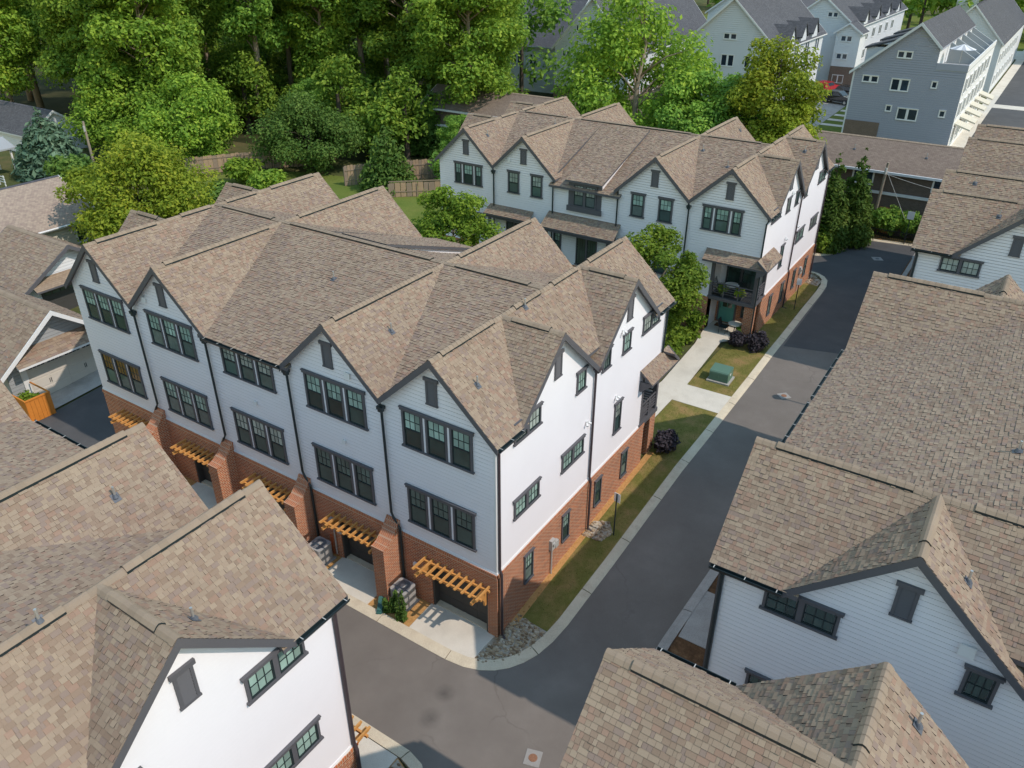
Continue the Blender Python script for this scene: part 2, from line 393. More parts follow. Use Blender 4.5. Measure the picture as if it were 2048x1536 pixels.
def vent_pipe(roof, p, n, h=.34):
    m = MB(); p = Vector(p); n = Vector(n).normalized(); x = n.cross(Vector((0, 0, 1))); x = x.normalized() if x.length > .01 else Vector((1, 0, 0)); y = n.cross(x)
    m.mat(0).obox(p-x*.10-y*.12+n*.02, x*.20, y*.24, n*.006)
    m.cone(p+n*.02, p+Vector((0, 0, .1)), .085, .045, 12)
    m.mat(1).tube([p, p+Vector((0, 0, h))], .03, 10)
    return m.build('vent_pipe', [MATS['lead'], MATS['metal']], roof)

# ---------------------------------------------------------------- walls
def clip_top(poly, a0, h0, a1, h1):
    """keep the part of a 2D polygon under the line through (a0,h0),(a1,h1)"""
    def f(p): return h0+(h1-h0)*(p[0]-a0)/(a1-a0)-p[1]
    out = []
    for i, p in enumerate(poly):
        q = poly[(i+1) % len(poly)]; fp, fq = f(p), f(q)
        if fp >= 0: out.append(p)
        if (fp >= 0) != (fq >= 0): t = fp/(fp-fq); out.append((p[0]+(q[0]-p[0])*t, p[1]+(q[1]-p[1])*t))
    return out
def siding(m, Pw, cols, lap=.15, zref=0.0, proud=.010, gap=.020):
    """cols: (a0,a1,zlo,h0,h1). Pw(a,z,out) -> world. boards with an open gap added under each to deepen the lap shadow"""
    for a0, a1, zlo, h0, h1 in cols:
        z = zref+math.floor((zlo-zref)/lap+1e-6)*lap; top = max(h0, h1)
        while z < top-1e-6:
            zb = max(z+gap, zlo); poly = clip_top([(a0, zb), (a1, zb), (a1, z+lap), (a0, z+lap)], a0, h0, a1, h1)
            if len(poly) >= 3:
                m.poly([Pw(a, zz, proud*(1-(zz-z)/lap)+.003) for a, zz in poly])
                for za, oa in ((zb, proud+.003), (z+lap, .003)):
                    lo = [p for p in poly if abs(p[1]-za) < 1e-6]
                    if len(lo) >= 2:
                        l0, l1 = min(p[0] for p in lo), max(p[0] for p in lo)
                        m.poly([Pw(l0, za, -.02), Pw(l1, za, -.02), Pw(l1, za, oa), Pw(l0, za, oa)])
            z += lap

# ---------------------------------------------------------------- a row of townhouses
U, WD, ZR, KG, KM, OV, ZE = 4.55, 12.9, 10.75, .93, .343, .25, 8.45
TC = (3.70, 9.15)
class Row:
    def __init__(s, name, label, O, ux, uy, n, flat, zg=0.0, group='townhouse rows with tan shingle roofs'):
        s.O = Vector((*O, 0)); s.ux = Vector((*ux, 0)); s.uy = Vector((*uy, 0)); s.n = n; s.flat = set(flat); s.L = n*U; s.zg = zg
        s.root = thing(name, label, 'townhouses', (O[0], O[1], zg), group, worldkids=True)
        s.planes = []; s.tc = TC
    def P(s, a, t, z): q = s.O+s.ux*a+s.uy*t; return Vector((q.x, q.y, z))
    def frame(s, wall):
        return {'G': (lambda a, z, o: s.P(a, -o, z), -s.uy), 'E': (lambda a, z, o: s.P(a, WD+o, z), s.uy),
                'S': (lambda a, z, o: s.P(-o, a, z), -s.ux), 'T': (lambda a, z, o: s.P(s.L+o, a, z), s.ux)}[wall]
    def plane(s, s0, s1, t0, t1, axis, c, k, zr=ZR, slab=True):
        """z = zr - k*|x-c| on one side of the ridge line x=c (x is s or t by axis)"""
        sg = 1 if (((s0+s1)/2 if axis == 's' else (t0+t1)/2) > c) else -1
        s.planes.append((s0, s1, t0, t1, axis, c, k*sg, zr))
    def zat(s, pl, a, t): return pl[7]-pl[6]*((a if pl[4] == 's' else t)-pl[5])
    def roofplanes(s):
        L, n = s.L, s.n; cen = [(i+.5)*U for i in range(n)]
        for i in range(n):
            if i in s.flat: continue
            c = cen[i]; lo = c-U/2 if (i > 0 and (i-1) not in s.flat) else c-2.5; hi = c+U/2 if (i < n-1 and (i+1) not in s.flat) else c+2.5
            if i == 0:
                s.plane(.12, c, -OV, WD+OV, 's', c, KG)
                for t0, t1 in ((-OV, s.tc[0]-2.14), (s.tc[1]+2.14, WD+OV)): s.plane(-OV, .12, t0, t1, 's', c, KG)
            else: s.plane(lo, c, -OV, WD+OV, 's', c, KG)
            if i == n-1:
                s.plane(c, L-.12, -OV, WD+OV, 's', c, KG)
                for t0, t1 in ((-OV, s.tc[0]-2.14), (s.tc[1]+2.14, WD+OV)): s.plane(L-.12, L+OV, t0, t1, 's', c, KG)
            else: s.plane(c, hi, -OV, WD+OV, 's', c, KG)
        m0, m1 = cen[0], cen[-1]
        s.plane(m0, m1, .12, WD/2, 't', WD/2, KM); s.plane(m0, m1, WD/2, WD-.12, 't', WD/2, KM)
        for i in sorted(s.flat):
            s.plane(i*U+(-.2 if i-1 not in s.flat else 0), (i+1)*U+(.2 if i+1 not in s.flat else 0), -OV, .12, 't', WD/2, KM)
            s.plane(i*U, (i+1)*U, WD-.12, WD+OV, 't', WD/2, KM)
        for tc in s.tc:
            lo, hi = (tc-2.5, (s.tc[0]+s.tc[1])/2) if tc == s.tc[0] else ((s.tc[0]+s.tc[1])/2, tc+2.5)
            for q0, q1 in ((-OV, cen[0]), (cen[-1], L+OV)):
                s.plane(q0, q1, lo, tc, 't', tc, KG); s.plane(q0, q1, tc, hi, 't', tc, KG)
    def build_roof(s, singles=0, extra=None):
        s.roofplanes()
        m = MB(); pieces = []
        for i, pl in enumerate(s.planes):
            s0, s1, t0, t1, ax = pl[:5]; cs = [(s0, t0), (s1, t0), (s1, t1), (s0, t1)]
            top = [s.P(a, t, s.zat(pl, a, t)) for a, t in cs]; bot = [p-Vector((0, 0, .13)) for p in top]
            m.mat(0).poly(top); m.mat(1).poly(bot[::-1])
            for q in range(4): m.poly([top[q], top[(q+1) % 4], bot[(q+1) % 4], bot[q]])
            # lower edge
            ed = sorted([(top[q].z+top[(q+1) % 4].z, q) for q in range(4)])[0][1]
            p0, p1 = top[ed], top[(ed+1) % 4]; e = (p1-p0); Le = e.length; e /= Le
            sv = top[(ed+3) % 4]-p0; Ls = sv.length; sv /= Ls; nn = e.cross(sv); nn = nn if nn.z > 0 else -nn
            pieces.append((p0, e, Le, sv, Ls, nn, i))
        roof = m.build('roof', [MATS['shingle'], MATS['trim']], s.root); s.roof = roof
        O, ux, uy = (np.array(q) for q in (s.O, s.ux, s.uy)); PL = s.planes
        def env(c, key):
            d = c-O; a = d @ ux; t = d @ uy; keep = np.ones(len(c), bool)
            for j, pl in enumerate(PL):
                if j == key: continue
                ins = (a > pl[0]) & (a < pl[1]) & (t > pl[2]) & (t < pl[3])
                z = pl[7]-pl[6]*((a if pl[4] == 's' else t)-pl[5]); keep &= ~(ins & (z > c[:, 2]+.045))
            return keep
        s.env = env
        shingle_roof(roof, pieces+(extra or []), env, singles)
        # ridges
        cen = [(i+.5)*U for i in range(s.n)]; g1 = (.9, WD/2-.9)
        for i in range(s.n):
            if i in s.flat: continue
            if i in (0, s.n-1): rs = [(.55, s.tc[0]-.55+OV), (s.tc[0]+.75+OV, WD/2-.35+OV), (WD/2+.55+OV, s.tc[1]-.35+OV), (s.tc[1]+.6+OV, WD+2*OV-.5)]
            else: rs = [(.55, WD/2-.9+OV), (WD/2+.9+OV, WD+2*OV-.5)]
            ridge_cap(roof, s.P(cen[i], -OV, ZR), s.P(cen[i], WD+OV, ZR), KG, KG, s.ux, rs)
        xs = [c for i, c in enumerate(cen) if i not in s.flat]
        for a, b in zip(xs[:-1], xs[1:]):
            ridge_cap(roof, s.P(a, WD/2, ZR), s.P(b, WD/2, ZR), KM, KM, s.uy, [(.6, b-a-.6)])
        for tc in s.tc:
            ridge_cap(roof, s.P(cen[0], tc, ZR), s.P(-OV, tc, ZR), KG, KG, s.uy, [(.5, cen[0]+OV-.55)])
            ridge_cap(roof, s.P(cen[-1], tc, ZR), s.P(s.L+OV, tc, ZR), KG, KG, s.uy, [(.5, cen[0]+OV-.55)])
    def rake(s, wall, c, half0, half1, k=KG, zr=ZR, ov=OV):
        m = MB()
        Pw, n = s.frame(wall); d = .2; t = .045
        for sg, hf in ((-1, half0), (1, half1)):
            pts = [(c, zr-.015), (c+sg*hf, zr-k*hf-.015), (c+sg*hf, zr-k*hf-d*1.2), (c, zr-d*1.35)]
            m.prism([Pw(a, z, ov-t+.004) for a, z in pts], n*t)
        m.build('rake_board', MATS['trim'], s.root)
    def trims(s, walls, gutters=True):
        cen = [(i+.5)*U for i in range(s.n)]
        for wl in walls:
            if wl in 'GE':
                for i in range(s.n):
                    if i in s.flat: continue
                    l = U/2-.01 if (i > 0 and i-1 not in s.flat) else 2.5; r_ = U/2-.01 if (i < s.n-1 and i+1 not in s.flat) else 2.5
                    s.rake(wl, cen[i], l, r_)
            else:
                half = (s.tc[1]-s.tc[0])/2-.01
                s.rake(wl, s.tc[0], 2.5, half); s.rake(wl, s.tc[1], half, 2.5)
        # gutters
        def gutter(pa, pb, out):
            gm = MB(); pa, pb, out = Vector(pa), Vector(pb), Vector(out); d = (pb-pa)
            sec = [(0, 0), (0, -.11), (.09, -.11), (.12, -.03), (.12, 0), (.105, 0), (.09, -.09), (.012, -.095), (.012, 0)]
            gm.prism([pa+out*x+Vector((0, 0, z)) for x, z in sec], d)
            k = max(2, int(d.length/.75)); gm.mat(1)
            for i in range(k+1):
                q = pa+d*((i+.15)/(k+.3)); gm.obox(q-d.normalized()*.02+Vector((0, 0, .002)), d.normalized()*.022, out*.12, Vector((0, 0, .006)))
            gm.build('gutter', [MATS['pipe'], MATS['grey_box']], s.root)
        if gutters:
            for i in sorted(s.flat):
                if 'G' in walls or gutters == 'all': gutter(s.P(i*U+.15, -OV, ZE-.01), s.P((i+1)*U-.15, -OV, ZE-.01), -s.uy)
            zc = ZR-KG*2.525-.01
            for wl in walls:
                if wl == 'S': gutter(s.P(-OV, -OV+.05, zc), s.P(-OV, s.tc[0]-2.5, zc), -s.ux); gutter(s.P(-OV, s.tc[1]+2.5, zc), s.P(-OV, WD+OV-.05, zc), -s.ux)
    def gable_cols(s, zlo=3.0, skip=()):
        cols = []
        for i in range(s.n):
            a, c, b = i*U, (i+.5)*U, (i+1)*U
            if i in s.flat: cols.append((a, b, zlo, ZE-.05, ZE-.05))
            else:
                h = ZR-KG*U/2-.1; cols += [(a, c, zlo, h, ZR-.12), (c, b, zlo, ZR-.12, h)]
        return cols
    def side_cols(s, zlo=3.0):
        lo, mid, hi = s.tc[0]-2.5, (s.tc[0]+s.tc[1])/2, s.tc[1]+2.5; h = ZR-KG*2.5-.12; hm = ZR-KG*(mid-s.tc[0])-.1; a = ZR-.12
        return [(0, lo, zlo, h, h), (lo, s.tc[0], zlo, h, a), (s.tc[0], mid, zlo, a, hm), (mid, s.tc[1], zlo, hm, a), (s.tc[1], hi, zlo, a, h), (hi, WD, zlo, h, h)]
    def wall(s, wl, cols, name='siding', gap=.020):
        m = MB(); Pw, n = s.frame(wl); siding(m, Pw, cols, gap=gap); return m.build(name, MATS['siding'], s.root)
    def core(s, zb=-.3):
        """plain shell behind the cladding, so that nothing is open"""
        m = MB(); i = .06
        m.box(*sorted((s.P(i, i, 0).x, s.P(s.L-i, WD-i, 0).x)), *sorted((s.P(i, i, 0).y, s.P(s.L-i, WD-i, 0).y)), zb, 8.2)
        return m.build('frame', MATS['siding'], s.root)
    def brick_wall(s, wl, a0, a1, z0=-.4, z1=3.0, holes=(), out=.05, th=.12):
        m = MB(); Pw, n = s.frame(wl); xs = sorted([a0, a1]+[h for q in holes for h in q[:2]])
        for p, q in zip(xs[:-1], xs[1:]):
            ho = [h for h in holes if h[0] <= p+1e-6 and h[1] >= q-1e-6]
            zs = [(z0, z1)] if not ho else [(z0, ho[0][2]), (ho[0][3], z1)]
            for u, v in zs:
                if v-u > .02: m.prism([Pw(p, u, out), Pw(q, u, out), Pw(q, v, out), Pw(p, v, out)], -n*th)
        m.build('brick_wall', MATS['brick'], s.root)
        r = MB(); r.prism([Pw(a0, z1-.13, out+.03), Pw(a1, z1-.13, out+.03), Pw(a1, z1+.02, out+.03), Pw(a0, z1+.02, out+.03)], -n*.1)
        r.mat(1).prism([Pw(a0, z1+.022, .05), Pw(a1, z1+.022, .05), Pw(a1, z1+.09, .03), Pw(a0, z1+.09, .03)], -n*.04)
        r.build('brick_sill_course', [MATS['rowlock'], MATS['white_trim']], s.root)
    def win(s, wl, a0, a1, z0, z1, **k):
        Pw, n = s.frame(wl); nw = k.pop('nw', 1); gap = k.pop('gap', .1); out = k.pop('out', 0.014); ear = k.get('ear', .05); W_ = a1-a0-2*ear; ww = k.pop('ww', None)
        if ww is None: each = (W_-gap*(nw-1))/nw; ww = [each]*nw
        xs = []; x = -W_/2
        for q in ww: xs.append((x, x+q)); x += q+gap
        return window(s.root, Pw((a0+a1)/2, z0, out), n, xs, z1-z0, **k)
    def side_windows(s, wl='S', brick=True, dz=0.0, dt=0.0, **kw):
        Pw, n = s.frame(wl)
        for tc in s.tc: louver(s.root, Pw(tc, 9.0+dz*.7, .014), n)
        for a0, a1, z0, z1, nw in ((.97, 2.67, 7.76, 8.6, 2), (10.46, 12.2, 7.76, 8.6, 2), (5.02, 5.78, 7.64, 8.57, 1), (6.98, 7.73, 7.64, 8.57, 1), (8.68, 9.46, 7.64, 8.57, 1),
                                   (4.15, 5.87, 4.71, 5.55, 2), (.97, 2.67, 4.70, 5.53, 2)):
            s.win(wl, a0+dt*(.25 if a0 < 3 else 1), a1+dt*(.6 if a0 < 3 else 1), z0+dz, z1+dz, nw=nw, gap=0, style='grid', head=.11, jw=.07, **kw)
        s.win(wl, 8.36, 9.07, 4.08+dz, 5.58+dz, style='dh', head=.11, jw=.07)
        if brick:
            for a0, a1 in ((1.63, 2.25), (4.33, 4.9), (6.95, 7.55), (9.35, 9.95)):
                s.win(wl, a0, a1, 1.28, 2.63, style='dh', head=.08, jw=.06, ear=.0, out=.052)
    def downspout(s, pts, mat='pipe', head=None, rad=.048):
        m = MB(); m.tube(pts, rad, 8)
        if head is not None:
            h = Vector(head); m.box(h.x-.12, h.x+.12, h.y-.1, h.y+.1, h.z-.02, h.z+.1); m.box(h.x-.085, h.x+.085, h.y-.075, h.y+.075, h.z-.12, h.z-.02)
        return m.build('downspout', MATS[mat], s.root)
    def pergola(s, a0, a1, wl='G', z=2.42, nr=10, proj=.82):
        Pw, n = s.frame(wl); al = (Pw(a1, 0, 0)-Pw(a0, 0, 0)).normalized(); m = MB(); up = Vector((0, 0, 1))
        for o in (.14, .62): m.obox(Pw(a0-.1, z-.09, o), al*(a1-a0+.2), n*.07, up*.09)
        for a in (a0+.12, a1-.2):
            m.obox(Pw(a, z-.2, .05), al*.09, n*.86, up*.11)
            arc = [Pw(a, z-.2, .05)]; inner = []
            for i in range(7): th = math.pi/2*i/6; arc.append(Pw(a, z-.2-.62+.62*math.sin(th)*.0-.0+.62*(1-math.cos(th))*0, .05)) if False else None
            outer = [Pw(a, z-.2, .05), Pw(a, z-.85, .05), Pw(a, z-.85, .13)]
            for i in range(7): th = math.pi/2*i/6; outer.append(Pw(a, z-.85+.58*math.sin(th), .15+.5*(1-math.cos(th))))
            outer += [Pw(a, z-.2, .66)]
            inn = MB(); m.prism(outer, al*.085)
        po = m.build('pergola', MATS['cedar'], s.root)
        rm = cached(('rafter', proj), lambda: MB().prism([(-.03, .0, 0), (-.03, -proj+.08, 0), (-.03, -proj, .05), (-.03, -proj, .1), (-.03, 0, .1)], (.06, 0, 0)).mesh('rafter', MATS['cedar']))
        for i in range(nr): obj('rafter', rm, po, wall_matrix(Pw(a0+(a1-a0)*(i+.0)/(nr-1), z, .05), n))
        return po
    def buttress(s, a, zb):
        Pw, n = s.frame('G'); al = s.ux; w_ = .56; D = 1.0; m = MB()
        prof = [(0.0, zb), (D, zb), (D, 2.62)]
        cur = [(D*(1-i/8), 2.62+.83*(i/8)**1.9) for i in range(1, 9)]
        prof += cur
        b = [Pw(a-w_/2, z, o) for o, z in prof]; m.prism(b, al*w_)
        bo = m.build('buttress_pier', MATS['brick'], s.root)
        c = MB(); cc = [(D, 2.62)]+cur
        for (o0, z0), (o1, z1) in zip(cc[:-1], cc[1:]):
            dv = Vector((o1-o0, z1-z0)); dv.normalize(); nx, nz = dv.y*.0-(-dv.y), -dv.x
            nn = Vector((dv.y, -dv.x)); nn = nn if nn.y > 0 else -nn
            q = [Pw(a-w_/2-.02, z0, o0), Pw(a-w_/2-.02, z1, o1), Pw(a-w_/2-.02, z1+nn.y*.07, o1+nn.x*.07), Pw(a-w_/2-.02, z0+nn.y*.07, o0+nn.x*.07)]
            c.prism(q, al*(w_+.04))
        c.build('brick_coping', MATS['rowlock'], bo)
        return bo
    def garage(s, a0, a1, zb, z1=2.15, wl='G'):
        Pw, n = s.frame(wl); m = MB(); al = (Pw(1, 0, 0)-Pw(0, 0, 0)); up = Vector((0, 0, 1)); W_ = a1-a0
        m.obox(Pw(a0, zb, -.30), al*W_, n*.04, up*(z1-zb))
        for i in range(4):
            for j in range(4): m.obox(Pw(a0+.06+W_*i/4, zb+.06+(z1-zb)*j/4, -.261), al*(W_/4-.12), n*.012, up*((z1-zb)/4-.1))
        for sx in (a0-.0, a1-.08): m.obox(Pw(sx, zb, -.255), al*.08, n*.28, up*(z1-zb))
        m.mat(1)
        for dx in (-.09, .09): m.obox(Pw((a0+a1)/2+dx-.015, zb+.95, -.24), al*.03, n*.02, up*.22)
        do = m.build('garage_door', [MATS['door_grey'], MATS['pipe']], s.root)
        return do
# ================================================================ the rows
TRI = dict(nw=3, gap=.1, style='dh')
XS5 = [(-.793, -3.785), (-5.329, -8.329), (-9.927, -12.921), (-14.457, -17.455), (-19.0, -22.017)]
# ---- row A: the five-unit row in the middle, garage side to the camera
A = Row('townhouse_row', 'central white townhouse row with brick base and cedar pergolas over its garages', (0, 0), (-1, 0), (0, 1), 5, {2})
KM2 = .395
def entry_planes(ro):
    base = ro.roofplanes
    def f():
        base(); ro.planes = [p for p in ro.planes if not (p[4] == 't' and p[5] == WD/2 and p[3] > WD/2+1)]
        ro.plane(U/2, 2*U, WD/2, WD-.12, 't', WD/2, KM); ro.plane(3*U, 4.5*U, WD/2, WD-.12, 't', WD/2, KM)
        ro.plane(2*U-.2, 3*U+.2, WD/2, WD+.3, 't', WD/2, KM2)
    ro.roofplanes = f
A.core(); entry_planes(A)
A.build_roof(singles=300)
A.trims('GSTE')
A.wall('G', A.gable_cols()); A.wall('T', A.side_cols(zlo=0)); A.wall('E', A.gable_cols(zlo=0))
sc = A.side_cols(); sc[-2] = (sc[-2][0], 11.1, 3.0, sc[-2][3], ZR-KG*(11.1-TC[1])-.12)
h11 = ZR-KG*(11.1-TC[1])-.12; he = ZR-KG*2.5-.12
sc = sc[:4]+[(TC[1], 11.1, 3.0, ZR-.12, h11), (11.1, TC[1]+2.5, 5.9, h11, he), (TC[1]+2.5, WD, 5.9, he, he)]
A.wall('S', sc, gap=.011)
for i, (r_, l_) in enumerate(XS5):
    A.win('G', -r_, -l_, 3.68, 5.35, **TRI, up='pane_amber_reflection' if i == 4 else 'pane_light', lo='pane_dark')
    A.win('G', -r_, -l_, 6.96, 8.53 if i != 2 else 8.36, **TRI)
for i in (0, 1, 3, 4): Pw, nn = A.frame('G'); louver(A.root, Pw((i+.5)*U+.13, 8.97, .014), nn)
A.side_windows('S')
# brick base with garage openings
holes = [(.36+U*i, 2.86+U*i, -.4, 2.15) for i in range(5)]
holes[1] = (U+.45, U+2.9, -.4, 2.15)
A.brick_wall('G', -.05, A.L, holes=holes)
A.brick_wall('S', 0.0, 11.55, z0=-.4)
for h in holes: A.garage(h[0], h[1], .02); A.pergola(h[0]-.08, h[1]+.2, nr=10, z=2.3)
for a in (U, 2*U, 3*U, 4*U): A.buttress(a, -.1)
for a, sg in ((U, -1), (2*U, -1), (3*U, 1), (4*U, 1)):
    A.downspout([A.P(a, -.05, 8.55), A.P(a-.02, -.2, 8.4), A.P(a, -.12, 8.15), A.P(a, -.1, 3.75), A.P(a+sg*.12, -.12, 3.55), A.P(a+sg*.37, -.12, 3.2), A.P(a+sg*.37, -.12, .05)], head=A.P(a, -.14, 8.2))
A.downspout([A.P(-.2, -.15, 8.36), A.P(-.1, -.02, 8.2), A.P(-.07, .1, 8.0), A.P(-.07, .1, 3.2), A.P(-.15, .1, 3.0), A.P(-.15, .1, .15), A.P(-.3, .05, .05)], 'pipe_brown')
A.downspout([A.P(-.05, 6.42, 8.3), A.P(-.15, 6.42, 8.1), A.P(-.09, 6.42, 7.9), A.P(-.08, 6.42, 3.2), A.P(-.15, 6.42, 3.0), A.P(-.15, 6.42, .6), A.P(-.4, 6.42, .5)], 'pipe_brown', head=A.P(-.14, 6.42, 8.1))
A.downspout([A.P(-.1, WD-.05, 8.2), A.P(-.07, WD-.08, 6.0)], 'pipe')
# corner boards
for ro in (A,):
    m = MB(); m.obox(ro.P(-.02, -.02, 3.0), -ro.ux*-.07, ro.uy*.09, Vector((0, 0, 5.3))); m.build('corner_board', MATS['white_trim'], ro.root)

def end_porch(ro, detail):
    """balcony cut into the corner of the entry side, with its skirt roof, posts and railing"""
    b0, bs = 11.1, 2.75; m = MB(); up = Vector((0, 0, 1)); tr = MB(); al, dp = ro.ux, ro.uy
    # inner recess: floor, ceiling, back walls
    m.prism([ro.P(.02, b0, 3.0), ro.P(bs, b0, 3.0), ro.P(bs, WD, 3.0), ro.P(.02, WD, 3.0)], up*.12)
    m.prism([ro.P(.02, b0, 5.42), ro.P(bs, b0, 5.42), ro.P(bs, WD, 5.42), ro.P(.02, WD, 5.42)], up*.4)
    m.build('balcony_floor', MATS['soffit'], ro.root)
    tr.prism([ro.P(-.06, b0-.1, 2.92), ro.P(bs+.05, b0-.1, 2.92), ro.P(bs+.05, WD+.06, 2.92), ro.P(-.06, WD+.06, 2.92)], up*.2)
    tr.build('balcony_beam', MATS['trim'], ro.root)
    for a, t in ((-.02, WD-.16), (-.02, b0), (bs-.16, WD-.16)): MB().prism([ro.P(a, t, 3.121), ro.P(a+.18, t, 3.121), ro.P(a+.18, t+.18, 3.121), ro.P(a, t+.18, 3.121)], up*2.38).build('balcony_post', MATS['trim'], ro.root)
    ra = MB()
    for z in (3.95, 3.36, 3.5, 3.64, 3.78):
        hgt = .06 if z == 3.95 else .035
        ra.prism([ro.P(0.03, WD-.07, z), ro.P(bs, WD-.07, z), ro.P(bs, WD-.02, z), ro.P(.03, WD-.02, z)], up*hgt)
        ra.prism([ro.P(.0, b0+.1, z), ro.P(.05, b0+.1, z), ro.P(.05, WD-.1, z), ro.P(.0, WD-.1, z)], up*hgt)
    for a in (.95, 1.85): ra.prism([ro.P(a, WD-.08, 3.1), ro.P(a+.07, WD-.08, 3.1), ro.P(a+.07, WD-.01, 3.1), ro.P(a, WD-.01, 3.1)], up*.9)
    ra.prism([ro.P(-.005, (b0+WD)/2, 3.1), ro.P(.06, (b0+WD)/2, 3.1), ro.P(.06, (b0+WD)/2+.07, 3.1), ro.P(-.005, (b0+WD)/2+.07, 3.1)], up*.9)
    ra.build('railing', MATS['trim'], ro.root)
    # skirt roof: entry side and side return
    z1, z0, d = 6.02, 5.5, .62; slab = MB(); pcs = []
    def sk(p0, p1, q1, q0):
        P4 = [ro.P(*x) for x in (p0, p1, q1, q0)]; slab.mat(0).poly(P4); B4 = [x-Vector((0, 0, .1)) for x in P4]; slab.mat(1).poly(B4[::-1])
        for i in range(4): slab.poly([P4[i], P4[(i+1) % 4], B4[(i+1) % 4], B4[i]])
        e = P4[1]-P4[0]; Le = e.length; e /= Le; sv = (P4[3]-P4[0]); sv = sv-e*sv.dot(e); Ls = sv.length; sv /= Ls; nn = e.cross(sv); nn = nn if nn.z > 0 else -nn
        pcs.append((P4[0], e, Le, sv, Ls, nn, -1))
    sk((-d, WD+d, z0), (3.2, WD+d, z0), (3.2, WD, z1), (-d+.0, WD, z1))
    sk((-d, b0-.4, z0), (-d, WD+d, z0), (0, WD+d, z1), (0, b0-.4, z1))
    so_ = slab.build('porch_roof', [MATS['shingle'], MATS['trim']], ro.root)
    shingle_roof(so_, pcs)
    for t in (b0-.35, WD+d-.1):
        MB().prism([ro.P(-.02, t, 5.0), ro.P(-.1, t, 5.0), ro.P(-.55, t, 5.38), ro.P(-.55, t, 5.48), ro.P(-.02, t, 5.48)], dp*.08).build('bracket', MATS['trim'], ro.root)
    ga = MB(); ga.prism([ro.P(-d, WD+d, z0-.1), ro.P(-d, WD+d, z0+.02), ro.P(-.02, WD+d, z1+.02), ro.P(-.02, WD+d, z1-.14)], dp*.04)
    ga.build('porch_rake', MATS['trim'], ro.root)
    # ground floor pillars
    cm = MB(); cn = MB()
    cm.prism([ro.P(-.02, WD-.62, -.2), ro.P(.5, WD-.62, -.2), ro.P(.5, WD-.02, -.2), ro.P(-.02, WD-.02, -.2)], up*3.12)
    cn.prism([ro.P(bs, WD-.62, -.2), ro.P(bs+.65, WD-.62, -.2), ro.P(bs+.65, WD-.02, -.2), ro.P(bs, WD-.02, -.2)], up*3.12)
    cm.build('brick_pillar', MATS['brick'], ro.root); cn.build('brick_pillar', MATS['brick'], ro.root)
end_porch(A, False)
# recess the shell behind the balcony: the shell of A/B stops short of the corner
def cut_core(ro):
    for ch in list(ro.root.children):
        if ch.name.startswith('frame'): bpy.data.objects.remove(ch)
    m = MB(); i = .06; b0, bs = 11.1, 2.75
    def bx(a0, a1, t0, t1, z0, z1):
        p, q = ro.P(a0, t0, 0), ro.P(a1, t1, 0); m.box(*sorted((p.x, q.x)), *sorted((p.y, q.y)), z0, z1)
    g0 = .36 if ro is A else i
    bx(i, ro.L-i, g0, b0, -.3, 8.2); bx(bs, ro.L-i, b0, WD-i, -.3, 8.2); bx(i, bs, b0, WD-i, 5.8, 8.2)
    m.build('frame', MATS['siding'], ro.root)
cut_core(A)

# ---- row B: behind, entry side to the camera
EB = 26.4
B = Row('townhouse_row', 'rear white townhouse row facing the courtyard, with balcony and teal door at its corner', (0, EB+WD), (-1, 0), (0, -1), 5, {2}, zg=.7)
B.core(); cut_core(B)
# dormer over the middle unit of the entry side
dz0 = []
def dormer(ro):
    s0, s1 = 10.1, 12.65; t0, t1 = WD/2+.35, WD+.3; k = .335; zr = ZR-.02; pcs = []
    m = MB(); P4 = [ro.P(s0, t1, zr-k*(t1-t0)), ro.P(s1, t1, zr-k*(t1-t0)), ro.P(s1, t0, zr), ro.P(s0, t0, zr)]
    m.mat(0).poly(P4); B4 = [x-Vector((0, 0, .12)) for x in P4]; m.mat(1).poly(B4[::-1])
    for i in range(4): m.poly([P4[i], P4[(i+1) % 4], B4[(i+1) % 4], B4[i]])
    e = P4[1]-P4[0]; Le = e.length; e /= Le; sv = P4[3]-P4[0]; Ls = sv.length; sv /= Ls; nn = e.cross(sv); nn = nn if nn.z > 0 else -nn
    ro_ = m.build('dormer_roof', [MATS['shingle'], MATS['trim']], ro.root)
    shingle_roof(ro_, [(P4[0], e, Le, sv, Ls, nn, -1)])
    c = MB(); zz = lambda t: zr-k*(t-t0)-.12; zm = lambda t: ZR-KM2*(t-WD/2)
    for a in (s0+.12, s1-.14): MB().prism([ro.P(a, t0+.3, zm(t0+.3)-.3), ro.P(a, WD-.02, zm(WD)-1.2), ro.P(a, WD-.02, zz(WD)), ro.P(a, t0+.3, zz(t0+.3))], ro.ux*.02).build('dormer_cheek', MATS['siding'], ro.root)
    f = MB(); f.prism([ro.P(s0+.12, WD-.04, 6.75), ro.P(s1-.12, WD-.04, 6.75), ro.P(s1-.12, WD-.04, 8.5), ro.P(s0+.12, WD-.04, 8.5)], ro.uy*.1)
    f.prism([ro.P(s0+.05, WD+.06, 6.62), ro.P(s1-.05, WD+.06, 6.62), ro.P(s1-.05, WD+.06, 6.95), ro.P(s0+.05, WD+.06, 6.95)], ro.uy*.1)
    f.build('dormer_face', MATS['trim'], ro.root)
    ro.win('E', 10.5, 12.25, 6.96, 8.42, nw=2, gap=.0, style='dh', out=.064)
entry_planes(B); B.build_roof(singles=0)
B.trims('ESTG')
h = ZR-KG*U/2-.1
B.wall('E', [c for c in B.gable_cols(zlo=3.0) if not (c[0] < .1 or abs(c[0]-U/2) < .1 or abs(c[0]-2*U) < .1)] +
       [(0, U/2, 5.9, h, ZR-.12), (U/2, U, 5.9, ZR-.12, h), (2.75, U, 3.0, 5.9, 5.9), (2*U, 3*U, 3.0, 8.0, 8.0)])
B.wall('S', sc, gap=.011); B.wall('T', B.side_cols(zlo=0)); B.wall('G', B.gable_cols(zlo=0))
